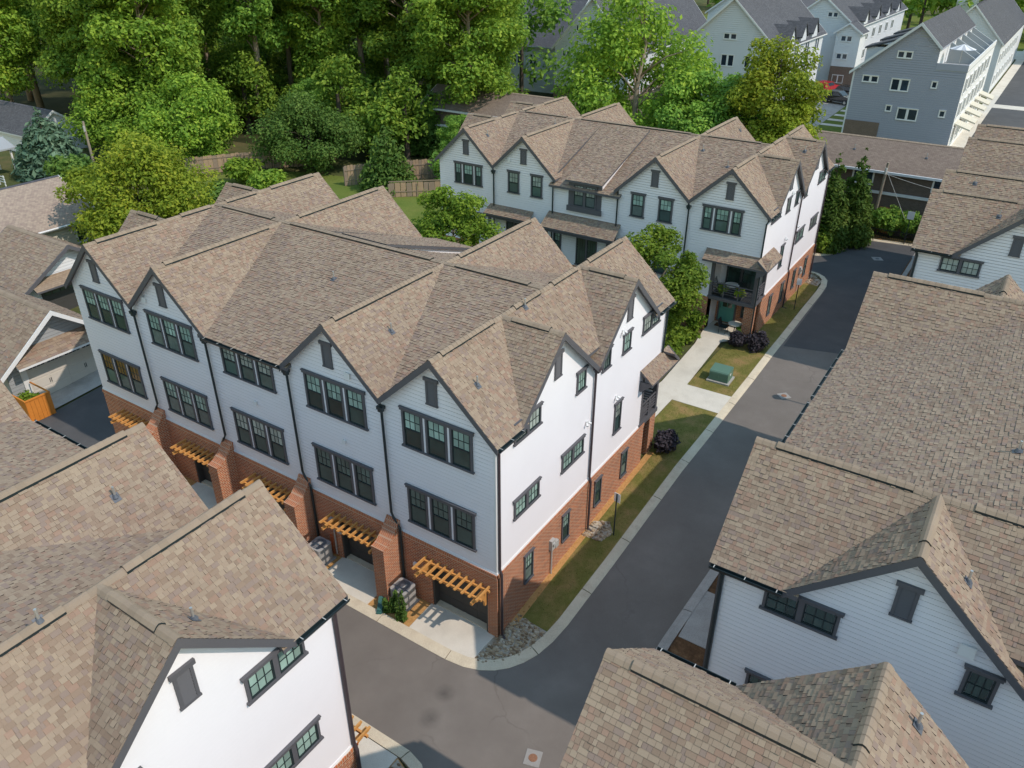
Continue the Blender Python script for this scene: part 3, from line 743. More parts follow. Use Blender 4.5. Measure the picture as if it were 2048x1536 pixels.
B.side_windows('S')
B.brick_wall('S', 0.0, 11.55, z0=-.2)
B.brick_wall('E', 2.75, B.L, z0=-.2)
B.win('E', 1.13, 3.77, 7.03, 8.52, nw=3, gap=.1, style='dh', ww=[.62, .9, .62], label=None)
B.win('E', 18.93, 21.5, 6.98, 8.45, nw=3, gap=.1, style='dh', ww=[.6, .87, .6])
for a0, a1 in ((5.5, 6.5), (7.3, 8.28), (14.42, 15.38), (16.18, 17.16)): B.win('E', a0, a1, 6.98, 8.48, style='dh')
for i, dx in ((0, .1), (1, .1), (3, .1), (4, .1)): Pw, nn = B.frame('E'); louver(B.root, Pw((i+.5)*U+dx*0, 8.97, .014), nn)
dormer(A); dormer(B); end_porch(B, True)
def entry_porch(ro, s0, s1, z1, z0, d):
    slab = MB(); P4 = [ro.P(*x) for x in ((s0, WD+d, z0), (s1, WD+d, z0), (s1-.15, WD, z1), (s0+.15, WD, z1))]
    slab.mat(0).poly(P4); B4 = [x-Vector((0, 0, .1)) for x in P4]; slab.mat(1).poly(B4[::-1])
    for i in range(4): slab.poly([P4[i], P4[(i+1) % 4], B4[(i+1) % 4], B4[i]])
    e = P4[1]-P4[0]; Le = e.length; e /= Le; sv = P4[3]-P4[0]; sv -= e*sv.dot(e); Ls = sv.length; sv /= Ls; nn = e.cross(sv); nn = nn if nn.z > 0 else -nn
    o = slab.build('porch_roof', [MATS['shingle'], MATS['trim']], ro.root); shingle_roof(o, [(P4[0], e, Le-.15, sv, Ls, nn, -1)])
    m = MB(); up = Vector((0, 0, 1))
    for a in (s0+.3, s1-.45): MB().prism([ro.P(a, WD+d-.3, 0.5), ro.P(a+.16, WD+d-.3, .5), ro.P(a+.16, WD+d-.14, .5), ro.P(a, WD+d-.14, .5)], up*(z0-.8)).build('porch_post', MATS['trim'], ro.root)
    m.prism([ro.P(s0+.1, WD+d-.34, z0-.28), ro.P(s1-.1, WD+d-.34, z0-.28), ro.P(s1-.1, WD+d-.1, z0-.28), ro.P(s0+.1, WD+d-.1, z0-.28)], up*.2)
    m.build('porch_beam', MATS['trim'], ro.root)
entry_porch(B, 15.1, 18.7, 6.0, 5.5, .65); entry_porch(B, 8.8, 14.1, 6.3, 5.5, .9)
for a0, a1 in ((10.3, 11.9), (15.9, 17.3)):
    B.win('E', a0, a1, 3.1, 5.2, nw=2, gap=0, style='grid', up='pane_dark', lo='pane_dark', head=.1, jw=.06)
for a0, a1 in ((5.5, 6.5), (7.3, 8.28), (18.93, 21.5), (8.95, 9.75), (12.9, 13.6)): B.win('E', a0, a1, 3.75, 5.2, style='dh')
for a in (U, 4*U):
    B.downspout([B.P(a, WD+.05, 8.6), B.P(a, WD+.18, 8.4), B.P(a, WD+.1, 8.1), B.P(a, WD+.1, 1.0)], head=B.P(a, WD+.14, 8.2))
B.downspout([B.P(2*U+.0, WD+.1, 8.3), B.P(2*U, WD+.1, 3.1)]); B.downspout([B.P(3*U, WD+.1, 8.3), B.P(3*U, WD+.1, 3.1)])
B.downspout([B.P(-.1, WD+.1, 8.2), B.P(-.0, WD+.07, 8.0), B.P(-.0, WD+.07, 6.05)])
B.downspout([B.P(-.1, WD+.08, 5.4), B.P(-.1, WD+.08, .9)])
B.downspout([B.P(-.05, 6.42, 8.3), B.P(-.15, 6.42, 8.1), B.P(-.09, 6.42, 7.9), B.P(-.08, 6.42, 3.2), B.P(-.15, 6.42, 3.0), B.P(-.15, 6.42, .6), B.P(-.4, 6.42, .55)], 'pipe_brown', head=B.P(-.14, 6.42, 8.1))
B.downspout([B.P(-.15, .1, 8.2), B.P(-.08, .1, 8.0), B.P(-.08, .1, 3.1), B.P(-.15, .1, 2.95), B.P(-.15, .1, .4)], 'pipe_brown')
def corner_unit(ro):
    """what stands inside the balcony and porch recess of B's corner"""
    up = Vector((0, 0, 1)); b0, bs = 11.1, 2.75; n = ro.uy
    m = MB(); siding(m, lambda a, z, o: ro.P(a, b0+o, z), [(0.0, bs, 3.1, 5.6, 5.6)]); siding(m, lambda a, z, o: ro.P(bs-o, a, z), [(b0, WD, 3.1, 5.6, 5.6)]); m.build('balcony_wall', MATS['siding'], ro.root)
    window(ro.root, ro.P(1.45, b0+.036, 3.12), n, [(-.95, 0), (0, .95)], 2.2, 'grid', up='pane_dark', lo='pane_dark', jw=.06, head=.1, ear=.02)
    bm = MB(); bm.prism([ro.P(0, b0+.02, .0), ro.P(bs, b0+.02, 0), ro.P(bs, b0+.02, 2.95), ro.P(0, b0+.02, 2.95)], -n*.1); bm.build('brick_wall', MATS['brick'], ro.root)
    # teal front door
    d = MB(); W_ = .95; H = 2.12; c = 2.05
    q = lambda a, z, o: ro.P(c+a, b0+.03+o, z)
    d.prism([q(-W_/2, .85, 0), q(W_/2, .85, 0), q(W_/2, .85+H, 0), q(-W_/2, .85+H, 0)], n*.05)
    for a0, a1, z0, z1 in ((-.36, -.03, .12, .75), (.03, .36, .12, .75)): d.prism([q(a0, .85+z0, .05), q(a1, .85+z0, .05), q(a1, .85+z1, .05), q(a0, .85+z1, .05)], n*.012)
    do = d.build('door', MATS['teal_paint'], ro.root)
    gmat = MATS['pane_dark']; gl = MB()
    for i in range(2):
        for j in range(3):
            a = -.3+i*.31; z = .98+j*.34
            gl = MB(); gl.prism([q(a, .85+z, .05), q(a+.27, .85+z, .05), q(a+.27, .85+z+.3, .05), q(a, .85+z+.3, .05)], n*.008); gl.build('pane', gmat, do)
    hd = MB(); hd.tube([q(.4, 1.75, .06), q(.4, 1.75, .11), q(.4, 1.98, .11), q(.4, 1.98, .06)], .014, 6); hd.build('handle', MATS['pipe'], do)
    fr = MB()
    for a0, a1, z0, z1 in ((-W_/2-.1, -W_/2, 0, H+.1), (W_/2, W_/2+.1, 0, H+.1), (-W_/2, W_/2, H, H+.1)): fr.prism([q(a0, .85+z0, .0), q(a1, .85+z0, 0), q(a1, .85+z1, 0), q(a0, .85+z1, 0)], n*.08)
    fr.build('door_frame', MATS['trim'], ro.root)
    window(ro.root, ro.P(.82, b0+.03, 1.35), n, [(-.35, .35)], 1.45, 'dh', jw=.05, head=.07, ear=0)
corner_unit(B)
# the same inner corner walls for A, plain
m = MB(); siding(m, lambda a, z, o: A.P(a, 11.1+o, z), [(0, 2.75, 3.1, 5.6, 5.6)]); siding(m, lambda a, z, o: A.P(2.75-o, a, z), [(11.1, WD, 3.1, 5.6, 5.6)]); m.build('balcony_wall', MATS['siding'], A.root)
m = MB(); m.prism([A.P(0, 11.12, -.3), A.P(2.75, 11.12, -.3), A.P(2.75, 11.12, 2.95), A.P(0, 11.12, 2.95)], -A.uy*.1); m.build('brick_wall', MATS['brick'], A.root)

# ---- row C: across the alley, lower left, seen from above
C = Row('townhouse_row', 'foreground white townhouse row at lower left, bright sunlit end wall', (.43, -7.43), (-1, 0), (0, -1), 5, {2})
C.tc = (3.9, 9.2); C.core(); C.build_roof(singles=300); C.trims('GSTE', gutters='all')
C.wall('S', C.side_cols(), gap=.011); C.wall('G', C.gable_cols(zlo=3.0)); C.wall('E', C.gable_cols(zlo=0)); C.wall('T', C.side_cols(zlo=0))
C.side_windows('S', up='pane_light', lo='pane_light', dz=-.25, dt=.15); C.brick_wall('S', 0, WD); C.brick_wall('G', -.05, C.L)
C.pergola(.3, 3.2, nr=10)
C.downspout([C.P(-.2, -.1, 8.36), C.P(-.1, .0, 8.2), C.P(-.06, .08, 8.0), C.P(-.06, .08, 3.15), C.P(-.14, .08, 2.95), C.P(-.14, .08, .1)], 'pipe_brown', rad=.06)
m = MB(); m.obox(C.P(-.022, -.022, 3.0), C.ux*.1, C.uy*.1, Vector((0, 0, 5.3))); m.build('corner_board', MATS['trim'], C.root)

# ---- rows D: right of the lane, street side hidden, seen from above
D2 = Row('townhouse_row', 'right-hand townhouse row whose grey-shaded gable end faces the camera', (7.67, -1.1), (0, 1), (1, 0), 4, {1, 2})
D1 = Row('townhouse_row', 'nearest townhouse row, only its shingle roof showing along the lower right edge', (7.67, -4.9), (0, -1), (1, 0), 3, {1})
D3 = Row('townhouse_row', 'farther right-hand townhouse row with a paired window under its gable', (7.67, 25.85), (0, 1), (1, 0), 5, {2}, zg=.7)
for ro, sg in ((D2, 300), (D1, 300), (D3, 0)):
    ro.tc = (4.1, 9.4); ro.core(); ro.build_roof(singles=sg); ro.trims('GSTE', gutters='all')
    ro.wall('S', ro.side_cols(zlo=0 if ro is D1 else 3.0)); ro.wall('G', ro.gable_cols(zlo=3.0)); ro.wall('E', ro.gable_cols(zlo=0)); ro.wall('T', ro.side_cols(zlo=0))
    ro.brick_wall('G', -.05, ro.L)
    if ro is not D1: ro.side_windows('S', dz=-.32, dt=.55, up='pane_dark' if ro is D2 else 'pane_light'); ro.brick_wall('S', 0, WD)
    ro.downspout([ro.P(-.2, -.1, 8.36), ro.P(-.1, .0, 8.2), ro.P(-.06, .08, 8.0), ro.P(-.06, .08, 3.15), ro.P(-.14, .08, 2.95), ro.P(-.14, .08, .1)], 'pipe', rad=.06)
    m = MB(); m.obox(ro.P(-.022, -.022, 3.0), ro.ux*.1, ro.uy*.1, Vector((0, 0, 5.3))); m.build('corner_board', MATS['trim'], ro.root)
# ================================================================ ground, lanes, kerbs, beds
def clip_y(poly, y0, y1):
    for lim, sg in ((y0, 1), (y1, -1)):
        out = []
        for i, p in enumerate(poly):
            q = poly[(i+1) % len(poly)]; fp, fq = sg*(p[1]-lim), sg*(q[1]-lim)
            if fp >= 0: out.append(p)
            if (fp >= 0) != (fq >= 0): t = fp/(fp-fq); out.append((p[0]+(q[0]-p[0])*t, p[1]+(q[1]-p[1])*t))
        poly = out
        if len(poly) < 3: return []
    return poly
def sheet(name, poly, dz, mat, kind='structure', skirt=.0):
    m = MB(); ys = [y for y in GY]
    for y0, y1 in zip(ys[:-1], ys[1:]):
        c = clip_y(list(poly), y0, y1)
        if len(c) >= 3: m.poly([(x, y, g(y)+dz) for x, y in c])
    if skirt:
        for i, p in enumerate(poly):
            q = poly[(i+1) % len(poly)]; k = max(1, int(math.hypot(q[0]-p[0], q[1]-p[1])/1.5))
            for j in range(k):
                a = (p[0]+(q[0]-p[0])*j/k, p[1]+(q[1]-p[1])*j/k); b = (p[0]+(q[0]-p[0])*(j+1)/k, p[1]+(q[1]-p[1])*(j+1)/k)
                m.poly([(*a, g(a[1])+dz), (*b, g(b[1])+dz), (*b, g(b[1])+dz-skirt), (*a, g(a[1])+dz-skirt)])
    o = m.build(name, mat)
    if kind: o['kind'] = kind
    return o
def groundmat(name, stops, sc=1.2, fine=30, rough=.95, bs=.3, spec=.1, dist=.02):
    m, t, b = newmat(name); gp = t.nodes.new('ShaderNodeNewGeometry').outputs['Position']
    n1 = noise(t, gp, sc, 6, .62); n2 = noise(t, gp, fine, 3, .6); n3 = noise(t, gp, sc*.22, 3)
    c = ramp(t, n1, stops); c = mixc(t, .6, c, mixc(t, n2, (.2, .2, .2), (.8, .8, .8)), 'OVERLAY'); c = mixc(t, .5, c, mixc(t, n3, (.33, .33, .33), (.66, .66, .66)), 'OVERLAY')
    t.links.new(c, b.inputs['Base Color']); b.inputs['Roughness'].default_value = rough; b.inputs['Specular IOR Level'].default_value = spec
    bump(t, b, n2, bs, dist); MATS[name] = m; return m
groundmat('earth', [(.3, (.055, .075, .025)), (.5, (.085, .095, .035)), (.7, (.16, .12, .06))], .25, 6)
groundmat('lawn', [(.34, (.30, .20, .085)), (.45, (.225, .18, .06)), (.55, (.155, .150, .038)), (.66, (.21, .18, .056)), (.76, (.30, .21, .09))], .8, 26, bs=.6, dist=.04)
groundmat('backlawn', [(.3, (.10, .15, .028)), (.6, (.15, .18, .04)), (.75, (.26, .20, .09))], .35, 8)
groundmat('straw', [(.3, (.42, .22, .075)), (.55, (.55, .31, .12)), (.7, (.33, .16, .055))], 6, 45, bs=.8, dist=.03)
groundmat('mulch', [(.35, (.10, .055, .03)), (.6, (.17, .095, .05)), (.75, (.24, .15, .08))], 5, 40, bs=.8, dist=.03)
groundmat('asphalt', [(.3, (.158, .138, .120)), (.55, (.182, .160, .140)), (.7, (.206, .182, .160))], .5, 60, .9, .25, .25, .006)
def stain(mat, spots):
    t = mat.node_tree; b = t.nodes['Principled BSDF']; src = b.inputs['Base Color'].links[0].from_socket; gp = t.nodes.new('ShaderNodeNewGeometry').outputs['Position']; n1 = noise(t, gp, 2.2, 5, .7)
    for x, y, r_, dark in spots:
        vm = N(t, 'ShaderNodeVectorMath', operation='DISTANCE'); t.links.new(gp, vm.inputs[0]); vm.inputs[1].default_value = (x, y, 0)
        mr = N(t, 'ShaderNodeMapRange'); t.links.new(vm.outputs['Value'], mr.inputs[0]); mr.inputs[1].default_value = 0; mr.inputs[2].default_value = r_; mr.inputs[3].default_value = 1; mr.inputs[4].default_value = 0
        pw = N(t, 'ShaderNodeMath', operation='MULTIPLY'); t.links.new(mr.outputs[0], pw.inputs[0]); t.links.new(n1, pw.inputs[1])
        p2 = N(t, 'ShaderNodeMath', operation='MULTIPLY'); t.links.new(pw.outputs[0], p2.inputs[0]); p2.inputs[1].default_value = dark; p2.use_clamp = True
        src = mixc(t, p2.outputs[0], src, (.035, .032, .030))
    t.links.new(src, b.inputs['Base Color'])
def cracks(mat):
    t = mat.node_tree; b = t.nodes['Principled BSDF']; src = b.inputs['Base Color'].links[0].from_socket; gp = t.nodes.new('ShaderNodeNewGeometry').outputs['Position']
    nv = N(t, 'ShaderNodeTexNoise', i_Scale=1.3, i_Detail=4); t.links.new(gp, nv.inputs[0]); wv = N(t, 'ShaderNodeVectorMath', operation='MULTIPLY_ADD'); t.links.new(nv.outputs[1], wv.inputs[0]); wv.inputs[1].default_value = (.9, .9, .9); t.links.new(gp, wv.inputs[2])
    vo = N(t, 'ShaderNodeTexVoronoi', feature='DISTANCE_TO_EDGE', i_Scale=.3); t.links.new(wv.outputs[0], vo.inputs['Vector'])
    mr = N(t, 'ShaderNodeMapRange'); t.links.new(vo.outputs[0], mr.inputs[0]); mr.inputs[1].default_value = .002; mr.inputs[2].default_value = .012; mr.inputs[3].default_value = 1; mr.inputs[4].default_value = 0
    ms = noise(t, gp, .23, 2); mm = N(t, 'ShaderNodeMapRange'); t.links.new(ms, mm.inputs[0]); mm.inputs[1].default_value = .5; mm.inputs[2].default_value = .62; mm.inputs[3].default_value = 0; mm.inputs[4].default_value = .28
    mu = N(t, 'ShaderNodeMath', operation='MULTIPLY'); t.links.new(mr.outputs[0], mu.inputs[0]); t.links.new(mm.outputs[0], mu.inputs[1])
    t.links.new(mixc(t, mu.outputs[0], src, (.05, .046, .042)), b.inputs['Base Color'])
cracks(MATS['asphalt']); cracks(MATS['concrete']) if False else None
stain(MATS['asphalt'], [(-.1, -2.95, .42, .9), (.1, -4.0, .45, .95), (-2.8, -3.6, 1.2, .2), (3.4, 9, 1.6, .2), (2.9, 14, 1.3, .2)])
groundmat('asphalt_dark', [(.3, (.070, .069, .070)), (.55, (.085, .083, .083)), (.7, (.10, .097, .096))], .5, 60, .85, .25, .3, .006)
groundmat('concrete', [(.3, (.55, .505, .425)), (.55, (.65, .60, .51)), (.75, (.57, .51, .42))], .7, 35, .85, .12, .2, .005)
groundmat('kerbstone', [(.3, (.53, .45, .33)), (.55, (.63, .545, .405)), (.75, (.48, .39, .28))], .9, 30, .88, .15, .2, .005)
groundmat('concrete_old', [(.3, (.30, .285, .26)), (.55, (.40, .38, .35)), (.75, (.33, .31, .28))], .8, 30, .88, .15, .2, .005)
groundmat('stone', [(.3, (.30, .255, .20)), (.5, (.42, .38, .31)), (.7, (.26, .20, .14))], 1.5, 20, .85, .2, .2, .01)
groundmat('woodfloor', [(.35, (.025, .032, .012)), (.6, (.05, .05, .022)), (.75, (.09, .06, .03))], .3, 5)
sheet('ground', [(-700, -400), (700, -400), (700, 900), (-700, 900)], -.06, MATS['earth'])
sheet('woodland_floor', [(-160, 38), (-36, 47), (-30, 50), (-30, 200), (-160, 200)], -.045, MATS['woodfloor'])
LEFT = [(-28.2, -1.83), (-1.85, -1.83), (-.95, -1.82), (-.25, -1.74), (.3, -1.55), (.75, -1.27), (1.12, -.9), (1.42, -.42), (1.65, .15), (1.81, .85), (1.9, 1.8), (1.95, 5.2), (1.95, 15), (1.9, 22), (1.8, 28), (1.66, 33), (1.6, 37), (1.52, 38.6), (1.28, 39.8), (.9, 40.5), (.3, 40.95), (-.6, 41.1), (-7, 41.2)]
LEFT2 = [(-7, 44.0), (-1.4, 44.3), (-.5, 44.6), (.1, 45.3), (.5, 46.3), (.95, 48.4), (1.35, 50.3), (5.6, 51.0)]
RIGHT = [(5.45, 47), (5.38, 30), (5.3, 12), (5.25, 7), (5.05, 3), (5.0, 0), (5.0, -12), (5.0, -30)]
BOT = [(1.9, -30), (1.9, -7.6), (1.75, -6.6), (1.4, -5.8), (.9, -5.4), (.3, -5.25), (-28.2, -5.25)]
sheet('lane', LEFT+LEFT2+RIGHT+BOT, 0.0, MATS['asphalt'])
def offset(pl, d):
    out = []
    for i, p in enumerate(pl):
        a = pl[max(i-1, 0)]; b = pl[min(i+1, len(pl)-1)]; t = Vector((b[0]-a[0], b[1]-a[1])); t.normalize(); out.append((p[0]-t.y*d, p[1]+t.x*d))
    return out
def kerb(line, d, name='kerb', mat='kerbstone'):
    """concrete kerb cast in lengths along a road edge; d: width to the left of the line"""
    pts = []; seg = 3.0
    dense = []
    for a, b in zip(line[:-1], line[1:]):
        L = math.hypot(b[0]-a[0], b[1]-a[1]); k = max(1, int(L/.75))
        for j in range(k): dense.append((a[0]+(b[0]-a[0])*j/k, a[1]+(b[1]-a[1])*j/k))
    dense.append(line[-1]); off = offset(dense, d); mid = offset(dense, d*.35)
    m = MB(); run = 0
    for i in range(len(dense)-1):
        L = math.hypot(dense[i+1][0]-dense[i][0], dense[i+1][1]-dense[i][1]); run += L
        e = 1.0
        if run > seg: run = 0; e = 1-min(.03/max(L, .05), .3)
        def lp(q, j, f): return (q[j][0]+(q[j+1][0]-q[j][0])*f, q[j][1]+(q[j+1][1]-q[j][1])*f)
        A0, A1, M0, M1, B0, B1 = dense[i], lp(dense, i, e), mid[i], lp(mid, i, e), off[i], lp(off, i, e)
        z = lambda p, h: (p[0], p[1], g(p[1])+h)
        m.poly([z(A0, .012), z(A1, .012), z(M1, .05), z(M0, .05)]); m.poly([z(M0, .05), z(M1, .05), z(B1, .075), z(B0, .075)])
        m.poly([z(A0, -.05), z(A1, -.05), z(A1, .012), z(A0, .012)]); m.poly([z(B0, .075), z(B1, .075), z(B1, -.05), z(B0, -.05)])
        if e < 1: m.poly([z(A1, -.02), z(A1, .012), z(M1, .05), z(B1, .075), z(B1, -.02)])
    return struct(m.build(name, MATS[mat]))
kerb(LEFT, .40); kerb(LEFT2, .35); kerb([(5.45, 50.9)]+RIGHT, .38, mat='concrete_old'); kerb(BOT[1:], .38)
# beds, pads, lawns around row A
sheet('front_bed', [(-23.2, -1.45), (-.2, -1.45), (-.2, .3), (-23.2, .3)], .03, MATS['straw'])
for i in range(5):
    x0, x1 = -.12-U*i, -2.92-U*i
    if i == 1: x0, x1 = -U-.42, -U-2.95
    sheet('driveway', [(x1, -1.44), (x0, -1.44), (x0+.05, .36), (x1-.05, .36)], .058, MATS['concrete'], skirt=.05)
    m = MB(); m.box(x1+.02, x0-.1, .02, .34, .02, .1); struct(m.build('garage_threshold', MATS['kerbstone']))
sheet('stone_bed', [(-.12, -1.42), (.2, -1.32), (.62, -1.02), (.95, -.65), (1.2, -.2), (1.4, .35), (1.5, 1.1), (.0, 1.3), (-.1, .3)], .03, MATS['stone'])
sheet('side_lawn', [(.0, 1.2), (1.5, 1.1), (1.55, 5), (1.55, 17.55), (-.95, 17.55), (-.95, 12.9), (0, 12.9)], .045, MATS['lawn'])
sheet('dry_strip', [(.02, .5), (.32, .8), (.28, 6), (.3, 12.5), (.02, 12.5)], .052, MATS['straw'])
sheet('stone_bed', [(.1, 6.0), (.95, 6.1), (1.1, 6.8), (.7, 7.3), (.1, 7.0)], .056, MATS['stone'])
sheet('corner_lawn', [(-.95, 19.42), (1.55, 19.48), (1.45, 25.2), (-.95, 25.3)], .045, MATS['lawn'])
sheet('side_lawn', [(.0, 25.2), (1.45, 25.2), (1.4, 28), (1.2, 33), (1.15, 37), (1.0, 38.6), (.4, 39.6), (0, 39.5)], .044, MATS['lawn'])
sheet('stone_bed', [(.0, 38.4), (1.0, 38.2), (1.0, 39.3), (.3, 40.2), (-.6, 40.5), (-3, 40.6), (-3, 39.5), (0, 39.5)], .05, MATS['stone'])
sheet('footpath', [(-2.35, 13), (-.98, 13), (-.98, 17.5), (1.6, 17.52), (1.58, 19.46), (-.93, 19.4), (-1.25, 25.3), (-.3, 26.5), (-.3, 28.1), (-2.75, 28.1), (-2.75, 26.4), (-2.45, 24.2), (-2.2, 19.0), (-2.35, 17)], .066, MATS['concrete'], skirt=.04)
sheet('courtyard_bed', [(-24, 13), (-2.37, 13), (-2.4, 19), (-2.6, 25), (-2.8, 26.6), (-24, 26.6)], .0, MATS['earth'])
# right of the lane and in front of row C
sheet('entry_bed', [(5.42, 48), (5.40, 30), (5.4, 12), (5.4, -12), (7.75, -12), (7.75, 48)], .03, MATS['mulch'])
for y in (4.6, 9.1, 13.7, 30.5, 35, -7.5): sheet('entry_pad', [(5.5, y-1.25), (7.6, y-1.25), (7.6, y+1.25), (5.5, y+1.25)], .06, MATS['concrete_old'], skirt=.04)
sheet('side_passage', [(7.75, -4.9), (20, -4.9), (20, -1.1), (7.75, -1.1)], .02, MATS['mulch'])
for i in range(3): sheet('driveway', [(.15-U*i, -5.65), (-2.75-U*i, -5.65), (-2.75-U*i, -7.6), (.15-U*i, -7.6)], .058, MATS['concrete'], skirt=.05)
sheet('front_bed', [(1.35, -6.4), (.7, -5.85), (.2, -5.66), (-22, -5.66), (-22, -7.5), (1.4, -7.5)], .03, MATS['straw'])
sheet('stone_bed', [(.2, -5.7), (.75, -5.95), (1.2, -6.4), (1.45, -7), (1.5, -9), (.45, -9), (.3, -7.4), (.18, -6.6)], .062, MATS['stone'])
# north end
sheet('island_bed', [(-7, 44.4), (-1.4, 44.7), (-.6, 45), (-.2, 45.6), (.2, 46.5), (.6, 48.5), (1.0, 50.6), (5.6, 51.3), (5.6, 52), (-12, 52), (-12, 44.4)], .03, MATS['straw'])
sheet('back_lawn', [(-57, 22), (-46, 17), (-27, 18), (-26, 44), (-42, 41.5), (-50, 40), (-56.5, 36.5)], -.02, MATS['backlawn'])
sheet('alley_drive', [(-28.3, -1.8), (-28.2, 3.6), (-30.2, 3.8), (-30.4, .2), (-29, -2)], .03, MATS['concrete_old'])
sheet('left_alley', [(-28.1, -1.9), (-23.2, -1.85), (-23.2, 22), (-27.0, 22), (-28.1, 5)], .004, MATS['asphalt_dark'])
sheet('far_lane', [(1.96, 27), (5.3, 28), (5.42, 47), (5.5, 50.8), (1.5, 50.2), (.98, 48), (.6, 46.2), (0, 44.9), (-1.4, 44.2), (-6.9, 43.9), (-6.9, 41.3), (.4, 41.0), (1.3, 40), (1.62, 38)], .004, MATS['asphalt_dark'])  # darker asphalt colour over the far end of the lane
# drains and covers
def plate(name, x, y, sx, sy, mat, label, cat, rz=0):
    t = thing(name, label, cat, (x, y, g(y)), rz=rz); m = MB(); m.box(-sx/2, sx/2, -sy/2, sy/2, .0, .016); m.build('collar', MATS['patch'], t)
    m = MB(); m.cone((0, 0, .016), (0, 0, .026), .14, .14, 16)
    for a in range(6): q = math.pi*a/3; m.box(.09*math.cos(q)-.018, .09*math.cos(q)+.018, .09*math.sin(q)-.018, .09*math.sin(q)+.018, .026, .034)
    m.build('cover', MATS[mat], t); return t
plain('patch', (.30, .285, .265), .9, .15, 8, .2); plain('rust', (.26, .13, .075), .8, .25, 20)
plate('drain_cover', 3.62, -3.35, .5, .55, 'rust', 'rusty round cover in a pale concrete square on the lane', 'drain', .3)
plate('manhole_cover', 3.3, 46.4, .7, .7, 'lead', 'small dark cover in pale patch at the far end of the lane', 'manhole', .5)
plate('manhole_cover', 3.75, 21.2, .55, .55, 'rust', 'rusty cover in a pale diamond patch on the sunlit stretch of lane', 'manhole', .8)

# ================================================================ small things on the ground
def leafy(name, n, pts_fn, size, mat, aspect=1.7, upb=.5, seed=1):
    """a cloud of leaf-shaped faces; pts_fn(rng,n) -> positions, outward directions"""
    r = np.random.default_rng(seed); p, d = pts_fn(r, n); n = len(p)
    nr = d*.7+np.array([0, 0, upb])+r.normal(0, .45, (n, 3)); nr /= np.linalg.norm(nr, axis=1)[:, None]
    a = r.normal(0, 1, (n, 3)); a -= nr*(a*nr).sum(1)[:, None]; a /= np.linalg.norm(a, axis=1)[:, None]; b = np.cross(nr, a)
    s = size*r.uniform(.65, 1.35, n)[:, None]; L = a*s*aspect*.5; W_ = b*s*.5; dr = nr*s*.12
    V = np.stack([p-L, p+W_*.9-L*.1+dr, p+L-dr, p-W_*.9-L*.1+dr], 1).reshape(-1, 3)
    me = bpy.data.meshes.new(name); me.vertices.add(len(V)); me.vertices.foreach_set('co', V.ravel())
    me.loops.add(4*n); me.loops.foreach_set('vertex_index', np.arange(4*n, dtype=np.int32)); me.polygons.add(n); me.polygons.foreach_set('loop_start', (np.arange(n)*4).astype(np.int32))
    me.materials.append(mat); me.update(calc_edges=True); me.shade_flat(); return me
def clump_fn(clumps, fill=.35):
    c = np.array([q[:3] for q in clumps]); rr = np.array([q[3] for q in clumps]); fl = np.array([q[4] if len(q) > 4 else 1.0 for q in clumps])
    def f(r, n):
        i = r.choice(len(c), n, p=rr**2/np.sum(rr**2)); d = r.normal(0, 1, (n, 3)); d /= np.linalg.norm(d, axis=1)[:, None]
        d[:, 2] = np.where(r.random(n) < .3, np.abs(d[:, 2]), d[:, 2])
        k = np.where(r.random(n) < fill, r.uniform(.2, 1, n), r.uniform(.7, 1.3, n)); off = d*(rr[i]*k)[:, None]; off[:, 2] *= fl[i]
        return c[i]+off, d
    return f
leafmat('leaf_oak', [(.0, (0.065, 0.138, 0.019)), (.35, (0.163, 0.295, 0.036)), (.65, (0.288, 0.432, 0.050)), (1, (0.472, 0.563, 0.072))], .42)
leafmat('leaf_deep', [(.0, (0.064, 0.150, 0.030)), (.4, (0.159, 0.308, 0.049)), (.7, (0.281, 0.458, 0.068)), (1, (0.448, 0.598, 0.092))], .42)
leafmat('leaf_yellow', [(.0, (0.098, 0.161, 0.016)), (.4, (0.236, 0.322, 0.028)), (.7, (0.368, 0.425, 0.039)), (1, (0.529, 0.506, 0.057))], .42)
leafmat('leaf_bright', [(.0, (.070, .140, .014)), (.4, (.165, .270, .026)), (.7, (.270, .375, .038)), (1, (.40, .47, .065))], .42)
leafmat('leaf_blue', [(.0, (0.045, 0.105, 0.063)), (.4, (0.112, 0.203, 0.128)), (.75, (0.210, 0.323, 0.203)), (1, (0.330, 0.450, 0.285))], .15)
leafmat('leaf_green', [(.0, (0.041, 0.098, 0.018)), (.4, (0.098, 0.190, 0.034)), (.7, (0.167, 0.270, 0.051)), (1, (0.253, 0.356, 0.075))], .35)
leafmat('leaf_purple', [(.0, (.018, .016, .020)), (.45, (.045, .038, .046)), (.8, (.085, .068, .082)), (1, (.16, .13, .145))], .15)
leafmat('grassblade', [(.0, (.10, .11, .022)), (.5, (.19, .18, .05)), (1, (.34, .26, .11))], .3)
plain('bark', (.30, .245, .19), .9, .3, 5, .5)
plain('bark_dark', (.075, .06, .045), .9, .3, 5, .5)
def shrub(name, label, cat, x, y, r, h, mat, n=900, size=.14, group=None, seed=1, k=9, stem=True):
    t = thing(name, label, cat, (x, y, g(y)), group); rs = random.Random(seed); cl = []
    for i in range(k):
        a = rs.uniform(0, 6.28); d = r*rs.uniform(.1, .62); cl.append((d*math.cos(a), d*math.sin(a), h*rs.uniform(.3, .72), r*rs.uniform(.35, .55), min(1.2, h/r*.6)))
    obj('foliage', leafy('foliage', n, clump_fn(cl), size, MATS[mat], seed=seed), t)
    if stem:
        m = MB()
        for i in range(5): a = i*1.26; m.tube([(0, 0, -.05), (r*.2*math.cos(a), r*.2*math.sin(a), h*.3), (r*.45*math.cos(a), r*.45*math.sin(a), h*.62)], [.03, .022, .01], 5)
        m.build('stem', MATS['bark_dark'], t)
    return t
